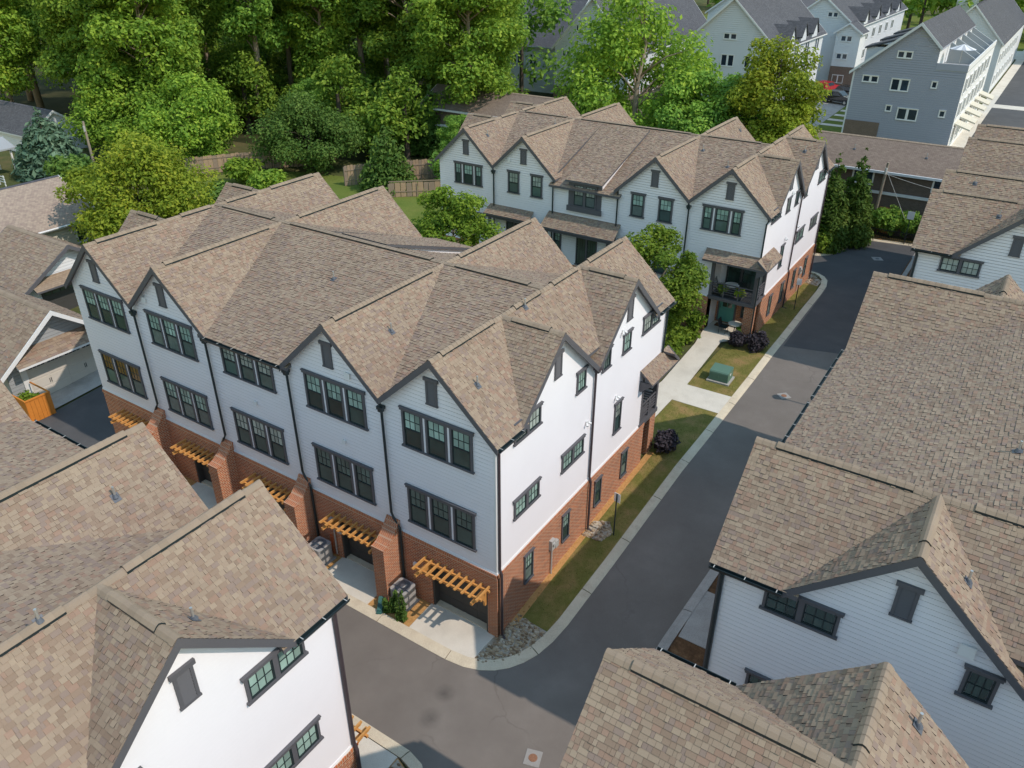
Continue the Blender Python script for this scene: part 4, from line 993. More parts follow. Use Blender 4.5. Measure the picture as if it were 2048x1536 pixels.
shrub('shrub', 'dark purple-leaved rounded shrub on the strip of lawn beside the central row', 'shrub', .72, 13.1, .68, 1.0, 'leaf_purple', 1500, .13, seed=3)
shrub('shrub', 'purple-leaved shrub nearest the footpath beneath the balcony', 'shrub', -.38, 25.2, .6, .95, 'leaf_purple', 1300, .13, seed=4)
shrub('shrub', 'dark purple-leaved shrub beside the lane at the balcony corner', 'shrub', .82, 25.6, .7, 1.05, 'leaf_purple', 1500, .13, seed=5)
# grass blades
def blades(name, rects, dens, h, dz=.04):
    V = []
    for x0, x1, y0, y1 in rects:
        k = int((x1-x0)*(y1-y0)*dens); x = rng.uniform(x0, x1, k); y = rng.uniform(y0, y1, k); z = np.interp(y, GY, GZ)+dz
        a = rng.uniform(0, 6.28, k); w_ = .012; hh = h*rng.uniform(.5, 1.3, k); lx = rng.normal(0, .03, k); ly = rng.normal(0, .03, k)
        V.append(np.stack([np.stack([x-w_*np.cos(a), y-w_*np.sin(a), z], 1), np.stack([x+w_*np.cos(a), y+w_*np.sin(a), z], 1), np.stack([x+lx, y+ly, z+hh], 1)], 1).reshape(-1, 3))
    V = np.concatenate(V); n = len(V)//3; me = bpy.data.meshes.new(name); me.vertices.add(len(V)); me.vertices.foreach_set('co', V.ravel()); me.loops.add(3*n); me.loops.foreach_set('vertex_index', np.arange(3*n, dtype=np.int32))
    me.polygons.add(n); me.polygons.foreach_set('loop_start', (np.arange(n)*3).astype(np.int32)); me.materials.append(MATS['grassblade']); me.update(calc_edges=True)
    o = obj(name, me); tag(o, 'short mown grass on the strips beside the lane', 'grass', kind='stuff'); return o
blades('grass', [(.3, 1.5, 1.6, 17.4), (-.9, .3, 13.2, 17.4), (-.9, 1.45, 19.6, 25), (.1, 1.15, 26, 37)], 180, .05)
# river stones
def stones(name, label, poly, n, smin, smax, dz=.03):
    xs = [p[0] for p in poly]; ys = [p[1] for p in poly]; m = MB(); rs = random.Random(11)
    def inside(x, y):
        c = False; j = len(poly)-1
        for i in range(len(poly)):
            if (poly[i][1] > y) != (poly[j][1] > y) and x < (poly[j][0]-poly[i][0])*(y-poly[i][1])/(poly[j][1]-poly[i][1])+poly[i][0]: c = not c
            j = i
        return c
    k = 0
    while k < n:
        x, y = rs.uniform(min(xs), max(xs)), rs.uniform(min(ys), max(ys))
        if not inside(x, y): continue
        k += 1; s_ = rs.uniform(smin, smax); a = rs.uniform(0, 6.28); z = g(y)+dz; e = rs.uniform(.6, 1); vs = []
        for zz, rr in ((-.2, .75), (.25, 1.0), (.62, .62)):
            for q in range(6): t = a+q*1.047+rs.uniform(-.2, .2); rx = s_*rr*rs.uniform(.85, 1.1); vs.append((x+rx*math.cos(t), y+rx*e*math.sin(t), z+zz*s_*.9))
        m.raw(vs, [(i, (i+1) % 6, 6+(i+1) % 6, 6+i) for i in range(6)]+[(6+i, 6+(i+1) % 6, 12+(i+1) % 6, 12+i) for i in range(6)]+[tuple(range(12, 18))])
    o = m.build(name, MATS['pebble']); tag(o, label, 'stones', kind='stuff'); return o
tabmat('pebble', [(0, (.40, .32, .22)), (.2, (.27, .19, .12)), (.4, (.50, .43, .33)), (.55, (.34, .26, .17)), (.7, (.20, .14, .085)), (.85, (.43, .34, .22))])
stones('river_stones', 'bed of rounded river stones at the corner of the central row', [(-.1, -1.36), (.2, -1.28), (.62, -.98), (.95, -.6), (1.2, -.15), (1.38, .35), (1.42, 1.0), (.1, 1.25), (.02, .3)], 520, .035, .085)
stones('river_stones', 'small stone patch under the downspout halfway along the side wall', [(.1, 6.0), (.95, 6.1), (1.1, 6.8), (.7, 7.3), (.1, 7.0)], 130, .04, .09, .05)
stones('river_stones', 'stone bed at the far corner of the rear row beside the dark asphalt', [(.0, 38.4), (1.0, 38.2), (1.0, 39.3), (.3, 40.2), (-.6, 40.5), (-2, 40.6), (-2, 39.6), (0, 39.5)], 160, .05, .1, .05)
stones('river_stones', 'stones beside the driveway at the bottom edge of the picture', [(.2, -5.7), (.75, -5.95), (1.2, -6.4), (1.4, -7), (.35, -7.3), (.2, -6.6)], 140, .05, .1, .06)
# air conditioners
plain('ac_grey', (.36, .355, .34), .5, .06, 4)
def air_con(x, y, label):
    t = thing('air_conditioner', label, 'air conditioner', (x, y, g(y)+.03), 'air conditioners beside the garages'); s = .36; h = .86
    MB().box(-.42, .42, -.42, .42, 0, .06).build('base_pad', MATS['concrete_old'], t)
    def rr(z, k): 
        out = []
        for cx, cy, a0 in ((1, 1, 0), (-1, 1, 90), (-1, -1, 180), (1, -1, 270)):
            for j in range(4): a = R(a0+j*30); out.append((cx*(s*k-.1)+.1*math.cos(a), cy*(s*k-.1)+.1*math.sin(a), z))
        return out
    m = MB(); a, b = rr(.06, 1), rr(h, 1); n = len(a); m.raw(a+b, [(i, (i+1) % n, n+(i+1) % n, n+i) for i in range(n)]); m.poly(b); m.build('casing', MATS['ac_grey'], t)
    m = MB()
    for q in range(10): z = .12+q*.07; ring = rr(z, 1.006); r2 = rr(z+.05, 1.006); m.raw(ring+r2, [(i, (i+1) % n, n+(i+1) % n, n+i) for i in range(n)])
    m.build('louvre_bands', MATS['ac_grey'], t)
    m = MB(); m.cone((0, 0, h), (0, 0, h+.012), .3, .3, 24); m.build('fan_grille', MATS['lead'], t)
    m = MB()
    for q in range(12): a_ = q*math.pi/12; m.tube([(.29*math.cos(a_), .29*math.sin(a_), h+.02), (-.29*math.cos(a_), -.29*math.sin(a_), h+.02)], .006, 4)
    m.cone((0, 0, h+.012), (0, 0, h+.05), .1, .08, 12); m.build('guard', MATS['ac_grey'], t)
air_con(-3.86, -.58, 'grey air conditioner between the nearest buttress and garage, beside spiky plants')
air_con(-8.15, -.62, 'air conditioner half hidden behind the foreground roof at the second garage')
# spiky upright evergreens and green box
def spiky(x, y, h, label, seed, n=420):
    t = thing('upright_evergreen', label, 'plant', (x, y, g(y)+.03), 'spiky evergreens in the straw bed'); cl = []; rs = random.Random(seed)
    for j in range(4):
        dx, dy = rs.uniform(-.12, .12), rs.uniform(-.12, .12); hh = h*(1 if j == 0 else rs.uniform(.45, .75))
        for i in range(9): z = hh*(i+.5)/9; cl.append((dx*(1+z*.5), dy*(1+z*.5), z, .1*(1-.5*i/9), 1.3))
    obj('foliage', leafy('foliage', n, clump_fn(cl), .09, MATS['leaf_green'], 2.2, seed=seed), t); m = MB(); m.tube([(0, 0, 0), (0, 0, h*.8)], [.025, .008], 5); m.build('stem', MATS['bark_dark'], t)
spiky(-3.35, -1.22, 1.25, 'tall spiky evergreen in front of the grey air conditioner', 1)
spiky(-4.0, -1.18, .95, 'shorter bushy evergreen between the buttress and air conditioner', 2)
spiky(-.75, -6.6, .8, 'small dark evergreen beside the driveway at the bottom edge', 3)
plain('green_plastic', (.045, .13, .115), .5, .08, 3)
t = thing('hose_box', 'dark green tapered plastic box lying on the straw by the buttress', 'hose box', (-4.42, -1.25, .05), rz=.5)
m = MB(); vs = [(-.12, -.28, 0), (.12, -.28, 0), (.15, .3, 0), (-.15, .3, 0), (-.09, -.26, .12), (.09, -.26, .12), (.13, .28, .3), (-.13, .28, .3)]
m.raw(vs, [(0, 3, 2, 1), (4, 5, 6, 7), (0, 1, 5, 4), (1, 2, 6, 5), (2, 3, 7, 6), (3, 0, 4, 7)]); m.build('casing', MATS['green_plastic'], t)
m = MB(); m.box(-.1, .1, -.36, -.27, .0, .06); m.build('spout', MATS['green_plastic'], t)
# meters and pipes on walls
def meter(parent, p, n, s=1.0):
    mw = wall_matrix(p, n); m = MB(); m.box(-.13*s, .13*s, -.14, 0, .55*s, 1.0*s); m.cone((0, -.14, .82*s), (0, -.2, .82*s), .085, .08, 14); m.tube([(0, -.06, -.75), (0, -.06, .55*s)], .03, 8); m.box(.2*s, .42*s, -.12, 0, .45*s, .75*s)
    o = obj('utility_meter', m.mesh('utility_meter', MATS['grey_box']), parent, mw); return o
meter(A.root, A.P(-.05, 3.55, 1.05), (1, 0, 0)); meter(A.root, A.P(7.75, -.05, .95), (0, -1, 0), 1.1); meter(B.root, B.P(-.05, 3.3, 1.35), (1, 0, 0))
m = MB(); m.tube([A.P(7.9, -.1, .1), A.P(7.95, -.12, .5), A.P(7.9, -.09, 1.0), A.P(8.0, -.1, 1.1), A.P(8.03, -.12, .3)], .02, 6); plain('orange_hose', (.62, .14, .04), .5, .1, 4); m.build('orange_conduit', MATS['orange_hose'], A.root)
def flood(parent, p, n):
    m = MB(); m.box(-.05, .05, -.03, 0, -.05, .05)
    for sx in (-1, 1): m.cone((sx*.05, -.04, -.02), (sx*.13, -.12, -.09), .035, .05, 8)
    obj('flood_light', m.mesh('flood_light', MATS['white_trim']), parent, wall_matrix(p, n))
for ro in (A, B):
    for t_, z in ((6.0, 6.0), (8.45, 5.9), (8.6, 9.0-.25)): flood(ro.root, ro.P(-.02, t_, z), -ro.ux)
def wall_vent(parent, p, n, s=.2):
    m = MB(); m.box(-s/2, s/2, -.06, 0, -s/2, s/2); m.box(-s/2-.02, s/2+.02, -.075, -.06, -s/2-.02, s/2+.02); obj('wall_vent', m.mesh('wall_vent', MATS['white_trim']), parent, wall_matrix(p, n))
for a, z in ((6.05, 8.95), (17.3, 9.0), (6.6, 6.05), (11.3, 6.1)): wall_vent(A.root, A.P(a, -.02, z), (0, -1, 0), .2 if z > 7 else .13)
wall_vent(D2.root, D2.P(-.014, 5.5, 8.62), (0, -1, 0), .28)
for a, z in ((5.6, 9.15), (17.0, 9.1)): wall_vent(B.root, B.P(a, WD+.02, z), (0, -1, 0), .16)
wall_vent(A.root, A.P(3.55, -.07, 1.75), (0, -1, 0), .17)
# transformer
t = thing('transformer_box', 'green utility transformer box on a concrete pad in the small lawn', 'transformer', (.35, 20.95, g(20.95)+.045), rz=.03)
plain('utility_green', (.105, .195, .145), .5, .06, 3)
MB().box(-.62, .62, -.55, .55, 0, .09).build('base_pad', MATS['concrete_old'], t)
m = MB(); m.prism([(-.52, -.42, .09), (-.52, .42, .09), (-.52, .42, .72), (-.52, -.36, .66), (-.52, -.42, .6)], (1.04, 0, 0)); m.build('casing', MATS['utility_green'], t)
m = MB(); m.box(-.5, .5, -.435, -.42, .12, .56); m.box(-.02, .02, -.455, -.435, .3, .4); m.build('door', MATS['utility_green'], t)
m = MB(); m.box(.52, .526, -.1, .05, .4, .52); m.build('warning_label', MATS['white_trim'], t)
# sign posts
def sign_post(x, y, h, label, face=(0, -1), w_=.3, hh=.42):
    t = thing('sign_post', label, 'sign', (x, y, g(y))); m = MB(); m.tube([(0, 0, -.1), (0, 0, h)], .03, 8); m.build('post', MATS['pipe'], t)
    n = Vector((face[0], face[1], 0)); m = MB(); m.box(-w_/2, w_/2, -.05, -.035, 0, hh); obj('sign_plate', m.mesh('sign_plate', MATS['white_trim']), t, wall_matrix((0, 0, h-hh), n)); return t
sign_post(1.2, 6.7, 2.15, 'thin black sign post on the lawn strip beside the central row', (.2, 1))
sign_post(.86, 33.0, 2.2, 'thin black sign post on the grass beside the rear row', (.3, -1))
sign_post(4.35, 50.9, 2.7, 'white sign on a dark post before the hedge ending the lane', (0, -1), .5, .62)
# street lamp behind the right-hand row (its shadow lies on the lane)
t = thing('street_lamp', 'street lamp between the right-hand rows casting a shadow on the lane', 'street lamp', (7.05, 21.0, g(21)))
m = MB(); m.cone((0, 0, 0), (0, 0, .5), .12, .08, 12); m.tube([(0, 0, .4), (0, 0, 3.7)], [.055, .04], 10); m.build('post', MATS['pipe'], t)
m = MB(); m.cone((0, 0, 3.7), (0, 0, 4.15), .13, .2, 8); m.cone((0, 0, 4.15), (0, 0, 4.4), .26, .03, 8); m.build('lantern', MATS['pipe'], t)
# garden furniture in the porch and balcony of row B
def chair(x, y, z, rz, label, mat='pipe'):
    t = thing('garden_chair', label, 'chair', (x, y, z), 'chairs of the rear row\'s corner home', rz); m = MB(); m.box(-.23, .23, -.23, .23, .40, .44); m.build('seat', MATS[mat], t)
    m = MB(); m.prism([(-.23, .2, .44), (.23, .2, .44), (.23, .32, .9), (-.23, .32, .9)], (0, .03, 0)); m.build('backrest', MATS[mat], t)
    for sx in (-1, 1):
        for sy in (-1, 1): MB().tube([(sx*.2, sy*.2, 0), (sx*.2, sy*.2, .4)], .015, 6).build('leg', MATS[mat], t)
def table(x, y, z, r, label, top='concrete'):
    t = thing('round_table', label, 'table', (x, y, z)); MB().cone((0, 0, .68), (0, 0, .71), r, r, 20).build('tabletop', MATS[top], t); m = MB(); m.tube([(0, 0, .02), (0, 0, .68)], .03, 8); m.cone((0, 0, 0), (0, 0, .03), r*.6, r*.55, 14); m.build('pedestal', MATS['pipe'], t)
chair(-2.3, 27.2, 3.12, 1.9, 'dark chair on the balcony beside the white wall'); chair(-1.15, 27.5, 3.12, 3.4, 'chair behind the railing at the middle of the balcony'); table(-1.6, 27.0, 3.12, .42, 'round white-topped table on the balcony', 'white_trim')
table(-1.0, 26.75, g(26.7)+.07, .4, 'round table beside the teal front door'); chair(-.45, 26.9, g(26.9)+.07, -1.4, 'metal chair at the round table beside the teal door'); chair(-1.6, 26.55, g(26.5)+.07, 1.5, 'metal chair with its back to the footpath below the balcony')
t = thing('doormat', 'brown doormat in front of the teal door', 'doormat', (-2.05, 27.55, g(27)+.07)); MB().box(-.4, .4, -.25, .25, 0, .02).build('mat', MATS['mulch'], t)
def pot(x, y, z, label, seed, s=1.0, mat='leaf_bright'):
    t = thing('potted_plant', label, 'plant', (x, y, z), 'potted plants of the rear row'); MB().cone((0, 0, 0), (0, 0, .26*s), .1*s, .15*s, 12).build('pot', MATS['pipe'], t)
    obj('foliage', leafy('foliage', 220, clump_fn([(0, 0, .42*s, .2*s), (.1*s, .05, .36*s, .16*s), (-.1*s, -.04, .38*s, .15*s)]), .1, MATS[mat], 1.9, seed=seed), t)
pot(-2.0, 26.58, 3.12, 'leafy potted plant on the balcony behind the railing, nearer the white wall', 3, 1.3); pot(-.95, 26.58, 3.12, 'yellow-green potted plant at the middle of the balcony railing', 4, 1.2, 'leaf_yellow'); pot(-.55, 26.6, g(26.6)+.07, 'potted plant beside the porch table', 5, 1.1)
# planter at the left garage
t = thing('timber_planter', 'orange cedar slatted enclosure with green plants by the left garage', 'planter', (-28.75, -.9, .02)); plain('cedar_red', (.60, .215, .035), .6, .15, 6, .2)
for i in range(9): MB().box(-.9+i*.2, -.9+i*.2+.19, -.62, -.59, 0, 1.25+.02*(i % 2)).build('slat', MATS['cedar_red'], t)
for i in range(6): MB().box(.88, .91, -.6+i*.21, -.6+i*.21+.2, 0, 1.25).build('slat', MATS['cedar_red'], t)
for q in ((-.9, .93, -.66, -.585, 1.25, 1.32), (.86, .95, -.585, .66, 1.25, 1.32), (-.9, .93, .6, .66, 1.25, 1.32)): MB().box(*q).build('cap_rail', MATS['cedar_red'], t)
obj('foliage', leafy('foliage', 500, clump_fn([(-.3, 0, .8, .36), (.2, .1, .75, .36)]), .12, MATS['leaf_bright'], seed=8), t)
# ================================================================ trees
def crown_clumps(rx, rz, zc, k, seed, low=0.0, rmin=.11, rmax=.32):
    rs = random.Random(seed); out = []
    for i in range(k):
        while True:
            p = Vector((rs.uniform(-1, 1), rs.uniform(-1, 1), rs.uniform(-1, 1)))
            if .35 < p.length < 1: break
        p = p.normalized()*rs.uniform(.5, .95)
        tap = 1-.35*max(0, p.z)
        out.append((p.x*rx*tap, p.y*rx*tap, zc+p.z*rz, rx*rs.uniform(rmin, rmax), rs.uniform(.65, .95)))
    return out
def tree_meshes(key, h, rx, zc, rz, k, n, size, leaf, bark, tr, seed, bare=.25):
    cl = crown_clumps(rx, rz, zc, k, seed); rs = random.Random(seed+50)
    m = MB(); lean = [rs.uniform(-.25, .25)*i for i in range(6)]
    spine = [Vector((lean[i]*.5, lean[5-i]*.2*i/5, h*.9*i/5)) for i in range(6)]
    m.tube(spine, [tr, tr*.85, tr*.7, tr*.5, tr*.3, tr*.1], 9)
    for c in cl[::2]:
        z0 = max(h*bare, min(c[2]-rx*.35, h*.8)); f = z0/(h*.9)*5; i = min(4, int(f)); p0 = spine[i].lerp(spine[i+1], f-i); p1 = Vector(c[:3])
        mid = p0.lerp(p1, .5)+Vector((0, 0, (p1-p0).length*.08)); r0 = tr*.34*(1-z0/h*.5)
        m.tube([p0, mid, p0.lerp(p1, .95)], [r0, r0*.6, r0*.2], 5)
    return m.mesh('trunk', MATS[bark], True), leafy('crown', n, clump_fn(cl, .3), size, MATS[leaf], 1.5, .55, seed)
PT = {}
def proto(key, *a): PT[key] = tree_meshes(key, *a)
#            h   rx   zc   rz   k   n    size leaf bark trunk seed
proto('tall1', 25, 5.4, 15.8, 9.0, 72, 22000, .30, 'leaf_oak', 'bark', .42, 1)
proto('tall2', 26, 5.6, 17.8, 8.0, 68, 22000, .30, 'leaf_deep', 'bark', .45, 2)
proto('tall3', 23, 6.0, 12.6, 10.0, 84, 26000, .29, 'leaf_oak', 'bark', .40, 3)
proto('broad', 17, 6.4, 9.2, 8.0, 84, 26000, .235, 'leaf_oak', 'bark', .38, 4)
proto('yellow', 16, 3.9, 9.6, 6.0, 60, 20000, .19, 'leaf_yellow', 'bark_dark', .26, 5)
proto('mid', 13, 4.2, 7.6, 5.2, 56, 17000, .2, 'leaf_deep', 'bark_dark', .26, 6)
proto('court', 7.2, 2.1, 4.5, 3.0, 52, 16000, .115, 'leaf_bright', 'bark', .12, 7)
proto('round', 7.5, 5.2, 3.6, 3.3, 66, 22000, .19, 'leaf_green', 'bark_dark', .2, 8)
proto('glow', 8.0, 5.4, 4.4, 3.8, 70, 26000, .19, 'leaf_yellow', 'bark_dark', .2, 9)
proto('low', 9.5, 5.5, 4.6, 4.8, 70, 22000, .24, 'leaf_oak', 'bark_dark', .22, 10)
def tree(name, key, x, y, label, group=None, s=1.0, rz=0.0, sz=None, z=None, cat='tree'):
    t = thing(name, label, cat, (x, y, g(y)-.05 if z is None else z), group, rz); t.scale = (s, s, sz or s)
    tr, cr = PT[key]; obj('trunk', tr, t); obj('crown', cr, t); return t
WOOD = 'tall trees of the wood behind the fence'
tree('forest_tree', 'tall2', -69.1, 50.8, 'tall tree with a bare pale trunk rising behind the back-garden fence', WOOD, 1.0, .3)
tree('forest_tree', 'tall1', -52.5, 58.7, 'tall tree with a leaning pale trunk between the round dark bush and the rear row', WOOD, .98, 1.2)
tree('forest_tree', 'tall3', -41.5, 55.5, 'big leafy tree closest to the rear row at the wood\'s right-hand end', WOOD, .98, 2.0)
tree('forest_tree', 'tall3', -45.5, 60.5, 'leafy tree of the wood just left of the one by the rear row', WOOD, 1.0, 4.4)
tree('forest_tree', 'tall3', -68, 35.5, 'broad tree in full sun at the left, its leaves hanging to the lawn', WOOD, 1.02, .9)
tree('forest_tree', 'tall3', -77, 36, 'leafy tree at the wood\'s left-hand end above the blue-green spruce', WOOD, .95, 3.3)
tree('forest_tree', 'low', -61.5, 34.5, 'low leafy tree hanging over the lawn fence', WOOD, .95, 1.0)
tree('forest_tree', 'low', -69.5, 33.0, 'low spreading tree behind the glowing yellow-green one', WOOD, 1.0, 2.6)
WL = 'one of the closely packed tall green trees filling the wood'
for i, (k, x, y, s_, r_) in enumerate([('tall1', -63.5, 56, .95, 0), ('tall2', -76, 46, 1.0, 1), ('tall1', -84, 40, 1.0, 2), ('tall2', -61, 60, 1.02, 3), ('tall1', -74, 60, 1.0, 4),
        ('tall3', -55, 66, 1.05, 5), ('tall2', -84, 55, 1.05, .5), ('tall1', -66, 70, 1.08, 1.5), ('tall2', -48, 69, 1.0, 2.5), ('tall3', -92, 46, 1.05, 3.5), ('tall1', -95, 62, 1.1, 1.7), ('tall3', -80, 70, 1.1, 2.7), ('tall2', -100, 40, 1.05, .2), ('tall3', -93, 33, 1.0, 1.1), ('tall3', -104, 31, 1.0, 2.1), ('tall3', -112, 45, 1.1, .4), ('tall1', -72, 41, .95, 2.2), ('tall3', -110, 58, 1.1, 1.4)]):
    tree('forest_tree', k, x, y, WL, WOOD, s_, r_)
tree('tree', 'broad', -18.3, 47.6, 'big spreading tree in full leaf behind the rear row', 'trees behind the rear row', 1.05, .4, 1.12)
tree('tree', 'mid', -13.0, 46.2, 'denser shorter tree beside the big spreading one behind the rear row', 'trees behind the rear row', .98, 1.0)
tree('tree', 'mid', -21.5, 45.0, 'small tree at the left foot of the big spreading tree', 'trees behind the rear row', .72, 2.2)
tree('tree', 'yellow', -6.9, 47.3, 'yellow-green tree in front of the grey townhouses', 'trees behind the rear row', 1.0, .6)
tree('tree', 'yellow', -5.0, 46.4, 'lower yellow-green tree leaning over the rear row\'s roof end', 'trees behind the rear row', .72, 2.9)
tree('tree', 'mid', -9.8, 49, 'thin-crowned tree between the big tree and the yellow-green one', 'trees behind the rear row', .95, 3.0)
tree('courtyard_tree', 'court', -4.2, 21.6, 'bright green upright tree in the courtyard nearest the footpath', 'courtyard trees', 1.2, 0, 1.06)
tree('courtyard_tree', 'court', -17.6, 20.8, 'bright green upright tree at the courtyard\'s left end', 'courtyard trees', 1.25, 1.9, 1.1)
tree('round_tree', 'round', -50.8, 40.3, 'large rounded dark green bush in front of the wood', None, .98, .5, cat='bush')
tree('glowing_tree', 'glow', -43.0, 16.3, 'sunlit yellow-green tree beside the left houses', None, .98, .2)
tree('understory_tree', 'mid', -57, 47, 'dim understory tree behind the large rounded bush', None, .62, .9)
tree('understory_tree', 'mid', -36.3, 46.5, 'low green tree against the fence beside the rear row', None, .5, 1.6)
leafmat('leaf_arbor', [(.0, (.040, .085, .012)), (.4, (.085, .165, .024)), (.7, (.150, .235, .034)), (1, (.24, .31, .06))])
def conifer(name, label, x, y, h, r, mat, n, size, seed, group=None, cat='tree'):
    t = thing(name, label, cat, (x, y, g(y)-.05), group); cl = []; rs = random.Random(seed); lv = 12
    for i in range(lv):
        f = i/(lv-1); rr = r*(1-f)**.8+.12; k = max(1, int(7*(1-f))+1)
        for j in range(k): a = 6.28*j/k+rs.uniform(-.4, .4)+i; d = rr*.62 if k > 1 else 0; cl.append((d*math.cos(a), d*math.sin(a), h*(.06+.92*f)+rs.uniform(-.1, .1), rr*.46+.06, .9))
    obj('crown', leafy('crown', n, clump_fn(cl, .25), size, MATS[mat], 2.0, .35, seed), t)
    m = MB(); m.tube([(0, 0, 0), (0, 0, h*.9)], [r*.09+.04, .02], 7); m.build('trunk', MATS['bark_dark'], t); return t
conifer('arborvitae', 'tall narrow evergreen nearest the rear row at the lane end', -.95, 46.8, 7.5, 1.5, 'leaf_arbor', 10000, .17, 1, 'evergreens at the lane end')
conifer('arborvitae', 'tall narrow evergreen beside the utility pole', 0.45, 48.7, 7.5, 1.45, 'leaf_arbor', 10000, .17, 2, 'evergreens at the lane end')
shrub('shrub', 'broad-leaved bush at the foot of the narrow evergreens', 'shrub', -1.0, 46.0, 1.15, 2.2, 'leaf_bright', 1500, .22, seed=31)
conifer('spruce', 'blue-green spruce at the left edge beside the white pergola', -69.5, 24.0, 6.4, 2.9, 'leaf_blue', 6000, .34, 3)
conifer('cedar_tree', 'grey-green conical evergreen in front of the board fence', -39.6, 39.6, 6.6, 2.4, 'leaf_green', 4500, .22, 4)
for i, (x, y, h) in enumerate([(-47.5, 52, 8.5), (-44.8, 52.8, 8.0), (-49.8, 51, 7.5)]): conifer('arborvitae', ['dark narrow evergreen at the wood edge, middle of three', 'dark narrow evergreen at the wood edge, nearest the rear row', 'dark narrow evergreen at the wood edge, nearest the rounded bush'][i], x, y, h, 1.7, 'leaf_green', 3000, .3, 10+i, 'narrow evergreens at the wood edge')

for i, (x, y, r_, h, mt, lb) in enumerate([(-35.2, 43.2, 2.2, 3.6, 'leaf_deep', 'dark shrub between the fence and the rear row\'s left corner'), (-52.3, 33.0, 1.9, 2.6, 'leaf_bright', 'light green bush on the back lawn near the fence'),
        (-48.0, 32.0, 2.0, 2.0, 'leaf_oak', 'low spreading bush below the large rounded bush'), (-45.5, 24.5, 1.6, 2.6, 'leaf_green', 'shrub beside the lawn behind the central row\'s left end'), (-64.0, 22.5, 2.4, 3.0, 'leaf_green', 'dark shrub between spruce and yellow-green tree'), (-40.5, 30.5, 1.5, 1.6, 'leaf_oak', 'low bush at the end of the board fence'),
        (-62.0, 18.5, 1.3, 1.6, 'leaf_bright', 'bright green rounded shrub behind the left house roof')]):
    shrub('shrub', lb, 'shrub', x, y, r_, h, mt, 2200, .26, seed=60+i, k=14)
# hedge at the lane end
for i in range(4):
    shrub('hedge_plant', ['hedge bush at the lane end, beside the narrow evergreens', 'hedge bush at the lane end, second from the evergreens', 'hedge bush behind the white sign', 'hedge bush next to the right-hand roof'][i], 'hedge', 1.9+i*1.15, 51.7+.1*i, .95, 2.5+.2*(i % 2), 'leaf_deep', 1500, .17, 'hedge at the lane end', 80+i, 10)
# courtyard planting: bright perennials by the footpath
rs = random.Random(5)
for i in range(16):
    x = rs.uniform(-4.9, -2.9); y = 14.0+i*.78
    shrub('perennial', 'bright green perennial in the crowded bed along the footpath', 'plant', x, y, rs.uniform(.55, .85), rs.uniform(.7, 1.5), 'leaf_bright' if i % 3 else 'leaf_oak', 650, .15, 'perennials along the footpath', 100+i, 7, False)
for i in range(10):
    shrub('courtyard_shrub', 'green shrub in the courtyard bed below the rear row', 'shrub', -6.2-i*1.5, 24.2+rs.uniform(-1.2, 1.2), .8, rs.uniform(1.2, 2.4), 'leaf_green', 700, .16, 'shrubs below the rear row', 130+i, 7, False)
shrub('shrub', 'young leafy shrub beside the brick pillar of the teal-door porch', 'shrub', -3.1, 25.7, .7, 1.5, 'leaf_bright', 700, .13, seed=150)
# far woodland beyond the wood and the white houses
def far_wood(name, label, spots, n, size, leaf, seed, rx=(4, 7), h=(14, 22)):
    rs = random.Random(seed); cl = []; m = MB()
    for x, y in spots:
        H = rs.uniform(*h); r_ = rs.uniform(*rx)
        for c in crown_clumps(r_, H*.42, H*.56, 12, rs.randrange(9999), rmin=.32, rmax=.5): cl.append((x+c[0], y+c[1], c[2], c[3], c[4]))
        m.tube([(x, y, -.5), (x, y, H*.6)], [.4, .2], 6)
    t = thing(name, label, 'woodland', (spots[0][0], spots[0][1], .2), worldkids=True); t['kind'] = 'stuff'
    o = obj('crowns', leafy('crowns', n, clump_fn(cl, .2), size, MATS[leaf], 1.5, .5, seed), t); o['kind'] = 'stuff'; q = m.build('trunks', MATS['bark_dark'], t); q['kind'] = 'stuff'
    return t
rs = random.Random(9)
far_wood('far_woodland', 'far mass of trees closing the view behind the tall wood', [(rs.uniform(-190, -52), rs.uniform(76, 130)) for i in range(60)], 90000, .55, 'leaf_deep', 21)
far_wood('far_woodland', 'far trees beyond the white townhouses along the top edge', [(rs.uniform(-120, 40), rs.uniform(190, 260)) for i in range(60)], 26000, 1.1, 'leaf_oak', 22)
far_wood('understory', 'dark undergrowth beneath the tall trees behind the fence', [(rs.uniform(-95, -44), rs.uniform(47, 74)) for i in range(64)], 90000, .3, 'leaf_oak', 23, (2.2, 3.8), (5, 11))
